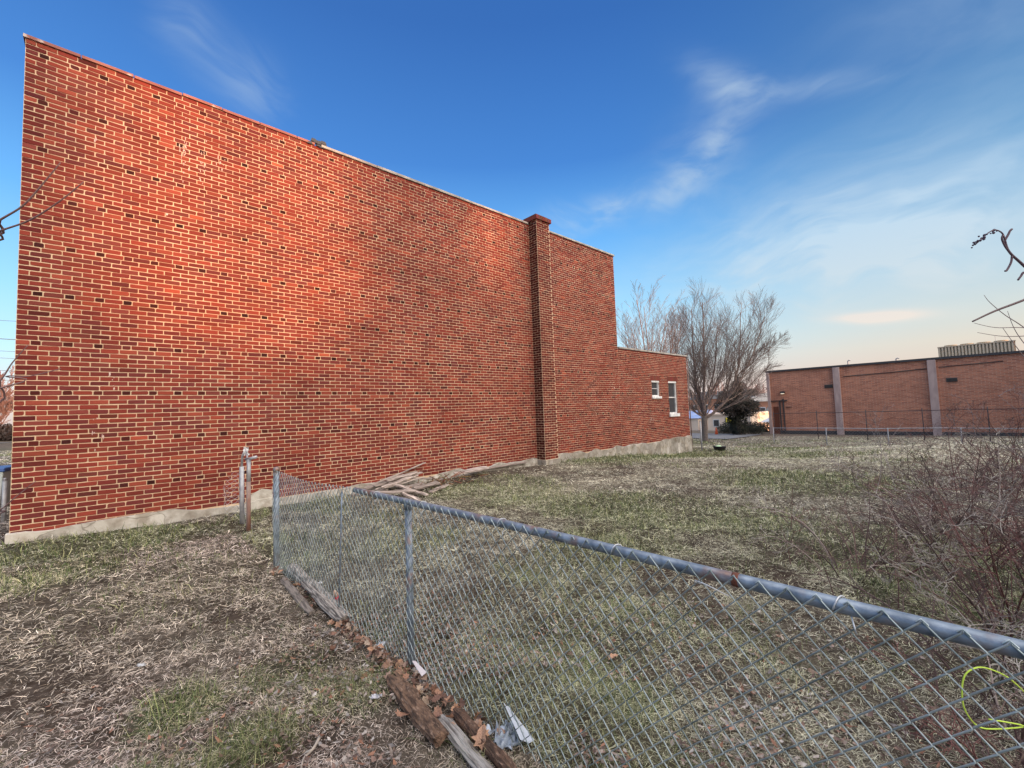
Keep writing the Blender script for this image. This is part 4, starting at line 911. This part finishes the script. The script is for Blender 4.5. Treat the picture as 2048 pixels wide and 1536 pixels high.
o_ = MB(); o_.add([(0,0,0),(.035,0,0),(.03,.11,.02),(.012,.115,.03)], [(0,1,2,3)]); pc = o_.build('paper_scrap', mat('card', (.46,.42,.44), .5)); pc.location = put(-.60,2.70,.10); pc.rotation_euler = (.15,-.3,.75); pc.modifiers.new('s','SOLIDIFY').thickness = .002; tag(pc, 'pointed white card lying on the rotten log', 'litter')
pe = empty('plastic_float', put(-1.62,3.98,.06), 'red and beige plastic tip leaning on the silvery log', 'litter', .8)
m = MB(); m.tube([(0,0,-.02),(0,0,.03),(0,0,.055)], [.024,.028,.020], 12); x_ = m.build('tip', mat('red', (.65,.02,.05), .4), pe, True); m = MB(); m.tube([(0,0,.056),(0,0,.09),(0,0,.13)], [.02,.017,.008], 12); y_ = m.build('neck', mat('beige_pl', (.55,.36,.26), .5), pe, True); pe.rotation_euler = (.5,-.5,.8)
# tub and rubble far off
bk = empty('tub', (*LP(20.9,.95), gz(*LP(20.9,.95))), 'low black tub by the far corner of the tall brick building', 'tub')
m = MB(); m.tube([(0,0,0),(0,0,.18),(0,0,.2)], [.20,.27,.28], 18); m.build('shell', M['dark'], bk, True); m = MB(); m.tube([(-.05,0,.2),(-.05,0,.25)], [.13,.06], 12); m.build('contents', mat('greenish', (.35,.5,.3), .7), bk)
for k, (a0, b0, w_) in enumerate((((12.0,25.1),(13.1,24.6),.10),((13.1,24.5),(14.3,23.8),.12),((12.9,25.3),(14.4,24.5),.08))):
    plank('weathered_plank', put(*a0,.04), put(*b0,.05), w_, .05, 'plank', (1.7,1.5,1.35), ['left board of the pale boards ringing a dug bed in the far yard','front right board of the pale boards ringing a dug bed','rear board of the dug bed in the far yard'][k], 'plank', seed=90+k)
for k in range(5):
    q = (11.2+k*2.2, 26.5-k*1.6); crumple('paper_scrap', put(q[0]+5, q[1]-6, .02), .16 if k == 3 else .10, (.6,.6,.6), 'pale litter scrap lying on the far crest of the yard', 'litter', 20+k); bpy.context.scene.collection.objects[-1]['group'] = 'pale scraps on the far crest'
# stick at the bottom
tw([put(-1.06,2.36,.02), put(-1.05,2.27,.03), put(-1.06,2.18,.03), put(-1.02,2.08,.03)], .009, 'stick', None, 'twig', (.36,.31,.26)); tag(bpy.context.scene.collection.objects[-1], 'pale bent stick on the ground at the bottom edge', 'stick')
tw([put(-.13,2.27,.02), put(-.12,2.22,.12), put(-.11,2.16,.20)], .005, 'stick', None, 'twig', (.4,.36,.32)); tag(bpy.context.scene.collection.objects[-1], 'thin pale stick standing beside the plastic bag', 'stick')
# neon cord loop hung in the brush by the fence
P = [at(x, y, 1.75) for x, y in ((1985,1440),(2010,1445),(2048,1452),(1990,1458),(1955,1452),(1930,1420),(1924,1385),(1930,1350),(1955,1335),(1985,1340),(2020,1358),(2060,1395))]
tw([P[0]+(P[0]-P[1])*.3]+P[2:], .0028, 'cord', None, 'twig', (.42,.58,.07), r1=1.0); tag(bpy.context.scene.collection.objects[-1], 'neon yellow green cord looped in the brush behind the fence', 'cord')

# ------------------------------------------------------------------ fallen leaves
def leaf_mesh(m, M4, size, r_, col):
    out = [(0,-.5),(.16,-.32),(.34,-.30),(.26,-.08),(.46,.10),(.22,.16),(.20,.36),(0,.52),(-.18,.34),(-.24,.14),(-.44,.08),(-.27,-.10),(-.36,-.28),(-.15,-.30)]
    cu, cv = r_.uniform(.3,1.3), r_.uniform(-.4,.9)
    vs = [M4 @ Vector((a0*size, b0*size, size*(cu*a0*a0+cv*b0*b0+r_.uniform(-.03,.03)))) for a0, b0 in out]; vs.append(M4 @ Vector((0,0,0)))
    n = len(out); m.add(vs, [(i_, (i_+1) % n, n) for i_ in range(n)], col)
LC = [(.36,.20,.13),(.22,.12,.085),(.12,.065,.05),(.46,.27,.17),(.34,.23,.17),(.12,.065,.045),(.46,.35,.26)]
r9 = random.Random(10); base_leaf = []
for k in range(12):
    m = MB(); c = LC[k % 7]; leaf_mesh(m, Matrix.Identity(4), 1.0, r9, c); o = m.build('fallen_leaf', M['leaf']); base_leaf.append(o)
def add_leaf(k, x, y, size, dz, label, grp, tilt=.6):
    o = base_leaf[k] if base_leaf[k].get('label') is None else base_leaf[k].copy()
    if o is not base_leaf[k]: C.objects.link(o)
    o.location = put(x, y, dz); o.scale = (size,)*3; o.rotation_euler = (r9.uniform(-tilt,tilt), r9.uniform(-tilt,tilt), r9.random()*6.28)
    tag(o, label, 'leaf', grp); 
    if not grp and 'group' in o: del o['group']
    return o
GL = 'brown fallen leaves banked along the fence foot'
for k in range(190):
    t = r9.uniform(-1.0, .95) if k > 30 else r9.uniform(-.9,.1); off = .04+abs(r9.gauss(0,.075)); q = FP+FD*t+FC*off
    add_leaf(k % 12, q.x, q.y, r9.uniform(.03,.072), r9.uniform(.01,.07), 'brown dry leaf in the bank of leaves along the fence foot', GL, 1.0)
for k in range(34):
    t = r9.uniform(-2.7, -.9); off = .02+abs(r9.gauss(0,.05)); q = FP+FD*t+FC*off
    add_leaf(k % 12, q.x, q.y, r9.uniform(.04,.07), r9.uniform(.01,.05), 'brown dry leaf between the silvery log and the fence', 'leaves between log and fence', .9)
o = add_leaf(3, -.21, 2.235, .11, .06, 'large orange leaf standing beside the plastic bag', None, .9)
add_leaf(0, -.66, 2.46, .10, .04, 'curled orange leaf left of the rotten log', None, .6)
add_leaf(3, .60, 2.96, .075, .05, 'lone orange brown leaf in the grass beyond the fence mesh', None, 1.0)
# leaf litter too small and many to count
n = 11000; side_ = rng.random(n)
Lx = np.empty(n); Ly = np.empty(n)
k1 = int(n*.45); t = rng.uniform(-.9, 2.6, k1); off = rng.normal(0, .42, k1)-.1; Lx[:k1] = FP.x+FD.x*t+FC.x*off; Ly[:k1] = FP.y+FD.y*t+FC.y*off
t = rng.uniform(.2, 1.0, n-k1); a = rng.uniform(-1.05, 1.15, n-k1); rr = 1.4+2.6*t**1.5; Lx[k1:] = rr*np.sin(a); Ly[k1:] = rr*np.cos(a)
keep = fbm(Lx, Ly, 1.6, 91) > .46; Lx = Lx[keep]; Ly = Ly[keep]; n = len(Lx)
sz = rng.uniform(.009, .021, n); Lz = height(Lx, Ly)+rng.uniform(.012, .045, n)
an = rng.uniform(0, 6.28, n); tl = rng.normal(0, .5, (n, 2)); shape = np.array([(-1,0,.25),(-.2,.55,.0),(1,.1,.3),(.1,-.5,.0),(0,0,-.15)])
ca, sa = np.cos(an)[:, None], np.sin(an)[:, None]; sx = shape[:, 0][None]*rng.uniform(.7,1.4,(n,1)); sy = shape[:, 1][None]*rng.uniform(.6,1.3,(n,1))
sz_ = shape[:, 2][None]*rng.uniform(.2,1.6,(n,1))+sx*tl[:, :1]*.6+sy*tl[:, 1:]*.6
V = np.stack([Lx[:, None]+(sx*ca-sy*sa)*sz[:, None], Ly[:, None]+(sx*sa+sy*ca)*sz[:, None], Lz[:, None]+sz_*sz[:, None]], -1).reshape(-1, 3)
Fc = (np.arange(n)[:, None, None]*5+np.array([(0,1,4),(1,2,4),(2,3,4),(3,0,4)])[None]).reshape(-1, 3)
pal = np.array([(.20,.13,.10),(.26,.19,.15),(.13,.085,.07),(.30,.25,.22),(.22,.20,.19),(.24,.12,.075),(.36,.33,.30)]); cc_ = pal[rng.integers(0, 7, n)]*rng.uniform(.7,1.3,(n,1))
tag(np_mesh('leaf_litter', V, Fc, np.repeat(cc_, 5, 0), M['leaf']), 'scattered small dry brown and grey leaves over the near ground', 'leaf litter', kind='stuff')

# ------------------------------------------------------------------ grass
def blades(n, rmin, rmax, green, seed):
    g_ = np.random.default_rng(seed)
    u_ = g_.random(n); ex = .38; rr = (rmin**ex+(rmax**ex-rmin**ex)*u_)**(1/ex); an = g_.uniform(-1.18, 1.18, n)
    x = rr*np.sin(an); y = rr*np.cos(an)
    s = (x-A[0])*D[0]+(y-A[1])*D[1]; nn = (x-A[0])*N[0]+(y-A[1])*N[1]
    ok = ~((nn < .07) & (s > -.1) & (s < SL+.1)) & ~((nn < .42) & (s > 10.2) & (s < 10.85)) & (s < 47)
    gm = green_mask(x, y); bm = bare_mask(x, y); tuft = fbm(x, y, 3.2, 51)
    if green: ok &= g_.random(n) < np.clip(gm*1.15*(.35+1.1*sstep(tuft, .4, .62)), 0, 1)
    else: ok &= g_.random(n) < np.clip(1.05-.72*bm, 0, 1)*(.45+.75*sstep(tuft, .38, .6))*(1-.35*gm)
    x = x[ok]; y = y[ok]; rr = rr[ok]; s = s[ok]; nn = nn[ok]; n = len(x); gm = gm[ok]; pm = pale_mask(x, y)
    w = np.maximum(.0011, rr*.00058)*g_.uniform(.7, 1.5, n)
    clump = fbm(x, y, 1.3, 71)
    if green: L = g_.uniform(.04, .115, n)*(.65+.7*clump)*(1+.7*(rr < 3.6)*sstep(gm, .7, .95)); pitch = g_.normal(.95, .30, n)
    else: L = g_.uniform(.022, .085, n); pitch = np.abs(g_.normal(.16, .26, n))
    L = L*(1+.03*np.minimum(rr, 20))*(1 if green else (.62+.38*sstep(rr, 2, 8)))
    swirl = fbm(x, y, 1.1, 81)*9.0; az_ = swirl+g_.normal(0, 1.9, n)
    dx, dy = np.cos(az_), np.sin(az_); cp_, sp2 = np.cos(pitch), np.sin(pitch)
    # three stations along the blade: root, middle, tip that droops
    z0 = height(x, y); lift = g_.uniform(0, .018, n)*(0 if green else 1)
    base = np.stack([x, y, z0-.004+lift], -1); d1 = np.stack([dx*cp_, dy*cp_, sp2], -1)
    droop = g_.uniform(.15, .8, n) if green else g_.uniform(.0, .6, n)
    p2 = np.maximum(pitch-droop, -.25); k_ = g_.normal(0, .35, n); dx2, dy2 = np.cos(az_+k_), np.sin(az_+k_)
    d2 = np.stack([dx2*np.cos(p2), dy2*np.cos(p2), np.sin(p2)], -1)
    mid = base+d1*(L*.5)[:, None]; tip = mid+d2*(L*.5)[:, None]
    sa_ = az_+1.57+g_.normal(0, .5, n); sd_ = np.stack([np.cos(sa_), np.sin(sa_), g_.normal(0, .3, n)], -1)*(w*.5)[:, None]
    V = np.stack([base-sd_, base+sd_, mid+sd_*.85, mid-sd_*.85, tip+sd_*.25, tip-sd_*.25], 1).reshape(-1, 3)
    Fc = (np.arange(n)[:, None, None]*6+np.array([(0,1,2,3),(3,2,4,5)])[None]).reshape(-1, 4)
    if green:
        pal = np.array([(.130,.165,.060),(.085,.120,.045),(.22,.235,.10),(.34,.33,.18),(.05,.078,.03)])
        c = pal[g_.integers(0, 5, n)]
        c = c*(1-.35*pm[:, None])+np.array([.30,.30,.16])*.35*pm[:, None]
    else:
        pal = np.array([(.40,.35,.29),(.50,.45,.39),(.28,.235,.20),(.62,.58,.51),(.17,.135,.12),(.38,.36,.33)])
        c = pal[g_.integers(0, 6, n)]
        yard = ((x+.74)*(-.715)+(y-2.99)*(-.70) < 0); tintg = np.clip(gm*.5+.18*sstep(fbm(x, y, .5, 5), .42, .6)+.32*yard, 0, .75)[:, None]; c = c*(1-tintg)+np.array([.43,.44,.27])*tintg
        c = c*(1-.6*pm[:, None])+np.array([.66,.61,.46])*.6*pm[:, None]
        f_ = ((x+.74)*(-.715)+(y-2.99)*(-.70) > 0) & (nn > 1.3); c = np.where(f_[:, None], c*np.array([1.22,1.13,1.12]), c*1.04)
    c = c*g_.uniform(.5, 1.5, (n, 1))*(.55+.9*fbm(x, y, 7, 123, 3))[:, None]
    return V, Fc, np.repeat(c, 6, 0)
V, Fc, cc_ = blades(1150000, 1.45, 46, False, 1)
tag(np_mesh('dry_grass', V, Fc, cc_, M['grass']), 'matted dead straw coloured grass over the yard', 'grass', kind='stuff')
V, Fc, cc_ = blades(520000, 1.45, 40, True, 2)
tag(np_mesh('green_grass', V, Fc, cc_, M['grass']), 'tufts of green winter grass in patches over the yard', 'grass', kind='stuff')

# ------------------------------------------------------------------ brambles and brush on the right
def brush(loc, H, R, canes, seed, label, name='bramble_bush', cat='bush', dens=7, cols=None, group=None, lean=0, thick=.0045, kids=2):
    r_ = random.Random(seed); dens = max(3, int(dens*.75)); o = empty(name, (loc[0], loc[1], gz(*loc)), label, cat, 0, group); ms = MB(); mt_ = MB()
    cols = cols or [(.125,.048,.042),(.055,.027,.026),(.14,.085,.07),(.30,.24,.21),(.085,.05,.045)]
    for k in range(canes):
        a0 = r_.random()*6.28; rr = R*.55*r_.random(); p = Vector((math.cos(a0)*rr, math.sin(a0)*rr, -.05)); a1 = a0+r_.gauss(0,.8)
        L = H*r_.uniform(.55,1.25); tilt = r_.uniform(.1,.75); d = Vector((math.cos(a1)*tilt+lean, math.sin(a1)*tilt, 1)).normalized(); c = r_.choice(cols); kk = r_.uniform(.7,1.25); c = tuple(v*kk for v in c)
        pts = [p]; n = 8; arch = r_.uniform(.02,.26)
        for q in range(n):
            d = (d+Vector((math.cos(a1)*arch*.6+r_.gauss(0,.06), math.sin(a1)*arch*.6+r_.gauss(0,.06), -arch*(q/n)*1.3))).normalized(); pts.append(pts[-1]+d*L/n)
        r0 = thick*r_.uniform(.8,2.0); rad = [r0*(1-.75*q/n) for q in range(n+1)]; ms.tube(pts, rad, 5, cap=False, col=c)
        for t in range(dens):
            i_ = r_.randint(2, n-1); q = pts[i_].lerp(pts[i_+1], r_.random()); dd = (pts[i_+1]-pts[i_]).normalized(); sd_ = Vector((r_.gauss(0,1), r_.gauss(0,1), r_.gauss(0,.7))).normalized()
            grow(mt_, q, (dd*.5+sd_+Vector((0,0,.15))).normalized(), L*r_.uniform(.12,.34), r0*.45, 3-kids+0, r_, .05, .22, (0,3,2,2), .8, (c[0]*1.15, c[1]*1.3, c[2]*1.3), 4, .0013, .4, .55)
    ms.build('canes', M['twig'], o, True); mt_.build('twigs', M['twig'], o); return o
BR = [((3.35,3.10),1.05,.8,32,'reddish bramble clump just beyond the top rail at the right edge'),((3.25,4.25),.95,.7,20,'bramble clump with tall bent stems left of the dense brush'),
      ((4.55,4.45),1.15,.9,34,'dense reddish bramble clump in the middle of the right side brush'),((5.6,5.6),1.15,.9,24,'bramble clump behind the middle of the right side brush'),
      ((7.2,7.0),1.1,1.0,22,'grey brown bramble clump farther back on the right'),((8.9,8.1),1.25,1.0,22,'bramble clump at the back of the right side brush near the crest'),
      ((2.65,2.40),.85,.7,26,'dark brush low behind the mesh in the bottom right corner'),((2.2,1.95),.7,.6,20,'dark low tangle under the rail at the bottom right corner'),((6.3,5.0),1.4,.9,34,'tall bramble clump at the right edge below the thin shrub'),
      ((4.3,3.45),1.2,.8,34,'thick dark bramble clump at the right edge above the rail'),((10.6,9.6),1.3,1.2,20,'loose bramble clump farthest back on the right')]
for k, (l_, H_, R_2, n_, lab) in enumerate(BR): brush(l_, H_, R_2, int(n_*1.15), 100+k, lab)
ws = MB(); r10 = random.Random(44)
def stem(x, y, h, lean, label, c=(.12,.06,.05), rd=.005):
    b0 = put(x, y, -.02); P = [b0, b0+Vector((lean*.3,0,h*.4)), b0+Vector((lean*.6,.02,h*.75)), b0+Vector((lean,.04,h))]; tw(P, rd, 'dead_stem', None, 'twig', c); o = bpy.context.scene.collection.objects[-1]
    tag(o, label, 'stem')
stem(3.55,5.75,.62,.10,'thin dark dead stem standing left of the brambles in the yard'); stem(2.75,4.5,.42,-.05,'short red brown stem in the grass left of the brambles'); stem(2.45,3.45,.5,-.12,'dark bent stem just above the rail near its rusty joint',(.10,.05,.045)); stem(2.95,3.5,.45,.06,'dark hooked stem just above the rail left of the brambles',(.10,.05,.045))
# thin arching shrub at the right edge
brush((5.9,4.2), 2.55, .5, 16, 300, 'tall thin shrub of arching bare twigs rising at the right edge', 'bare_shrub', 'shrub', dens=9, cols=[(.16,.12,.12),(.22,.17,.16)], lean=-.25, thick=.008)
# pokeweed stem with berries hanging in at the upper right
pk = empty('pokeweed_stem', (2.9, 1.9, gz(2.9, 1.9)), 'pokeweed stalk with a curved string of dried berries at the upper right edge', 'plant')
YD = 1.9; kc = (.10,.06,.075)
P = [at(x, y, YD) for x, y in ((2150,640),(2090,570),(2044,528),(2018,503),(2010,480),(2004,466),(1990,460),(1975,467),(1950,490))]
tw([Vector((2.9,1.9,0)), Vector((2.85,1.9,1.2))]+P[:5], .010, 'stalk', pk, 'twig', kc, r1=.35); tw(P[4:], .0035, 'berry_stem', pk, 'twig', kc, r1=.6)
m = MB(); r11 = random.Random(3)
for k in range(26):
    t = r11.random(); i_ = 6+int(t*2*.999); c_ = P[min(6+int(t*2), 7)].lerp(P[min(7+int(t*2), 8)], (t*2) % 1)+Vector((r11.gauss(0,.007), r11.gauss(0,.007), r11.gauss(0,.008))); rb = r11.uniform(.003,.0058)
    m.tube([c_-Vector((0,0,rb)), c_-Vector((0,0,rb*.6)), c_, c_+Vector((0,0,rb*.6)), c_+Vector((0,0,rb))], [rb*.1, rb*.8, rb, rb*.8, rb*.1], 7, col=(.06,.04,.07))
o = m.build('berries', M['twig'], pk, True); o.location = -Vector(pk.location)
for pts in (((2018,503),(2010,492),(2004,478),(2006,470)), ((2024,512),(2022,525),(2014,540),(2010,542)), ((2010,480),(2016,470),(2020,462),(2024,458)), ((2060,560),(2048,545),(2042,552),(2036,560))):
    tw([at(x, y, YD) for x, y in pts], .0045, 'shrivelled_leaf', pk, 'twig', kc, r1=.9)
rb_ = empty('bare_sapling', (2.8, 2.2, gz(2.8, 2.2)), 'straight cut branch with fine twigs entering at the right edge', 'sapling')
P = [at(x, y, 2.2) for x, y in ((2200,540),(2048,600),(1990,622),(1945,643))]
tw([Vector((2.8,2.2,0)), Vector((2.95,2.2,1.3))]+P, .0085, 'branch', rb_, 'twig', (.12,.08,.08), r1=.45)
for pts in (((2100,700),(2048,655),(2010,630),(1980,605),(1968,590)), ((2120,660),(2040,655),(1990,655),(1948,646)), ((2140,665),(2048,672),(2000,672),(1955,665)), ((2130,770),(2060,700),(2030,660),(2015,622)), ((2130,800),(2070,740),(2030,690),(2005,655))):
    tw([at(x, y, 2.9) for x, y in pts], .0035, 'twig', rb_, 'twig', (.22,.18,.18), r1=.4)

# ------------------------------------------------------------------ unseen houses and trees added behind the camera to shape the wall shade
def shade_house(n, s0, w, d, h, gable, label):
    p = A+N*n+D*s0; o = empty('house_shade_blocker', (p[0], p[1], 0), label, 'house', RZ)  # sun blocker out of view, sized for the shade it throws
    m = MB(); m.box((0,-d,-.5),(w,0,h)); m.build('wall', M['brick_side'], o)
    m = MB(); m.add([(-.3,-d-.3,h),(w+.3,-d-.3,h),(w+.3,.3,h),(-.3,.3,h),(-.3,-d/2,h+gable),(w+.3,-d/2,h+gable)], [(0,1,5,4),(2,3,4,5),(0,4,3),(1,2,5),(0,3,2,1)]); m.build('roof', M['roof'], o)

shade_house(24, -3.0, 18.2, 9, 4.4, 1.6, 'unseen low house, added behind the camera to shade the foot of the wall')
shade_house(23, 15.2, 34, 10, 9.6, 1.4, 'unseen tall house, added behind the camera to shade the right part of the wall')
def shade_tree(sb, n, z0, z1, rx, label, seed):
    q = A+N*n+D*sb; o = empty('evergreen_tree', (q[0], q[1], 0), label, 'tree'); m = MB(); m.tube([(0,0,-.3),(0,0,z1*.8)], [.2,.06], 8); m.build('trunk', M['bark'], o)  # added sun blocker out of view, crown shaped for its shadow
    m = MB(); r_ = random.Random(seed)
    for k in range(9):
        zz = z0+(z1-z0)*(k+.5)/9; w = rx*(1.05-.25*k/9); foliage(m, (r_.gauss(0,.25), r_.gauss(0,.25), zz), (w, w, (z1-z0)/9), 900, .17, DG, r_, .2)
    m.build('crown', M['evergreen'], o)
shade_tree(11.3, 24.5, 2.0, 12.5, 2.1, 'unseen tall evergreen, added behind the camera to shade the middle of the wall', 71)
shade_tree(13.9, 25, 1.0, 7.5, 1.5, 'unseen lower evergreen, added behind the camera to shade the wall left of the chimney', 72)
shade_tree(4.0, 24.5, 3.0, 12.5, 1.4, 'unseen slim evergreen, added behind the camera to shade the left edge of the wall', 73)
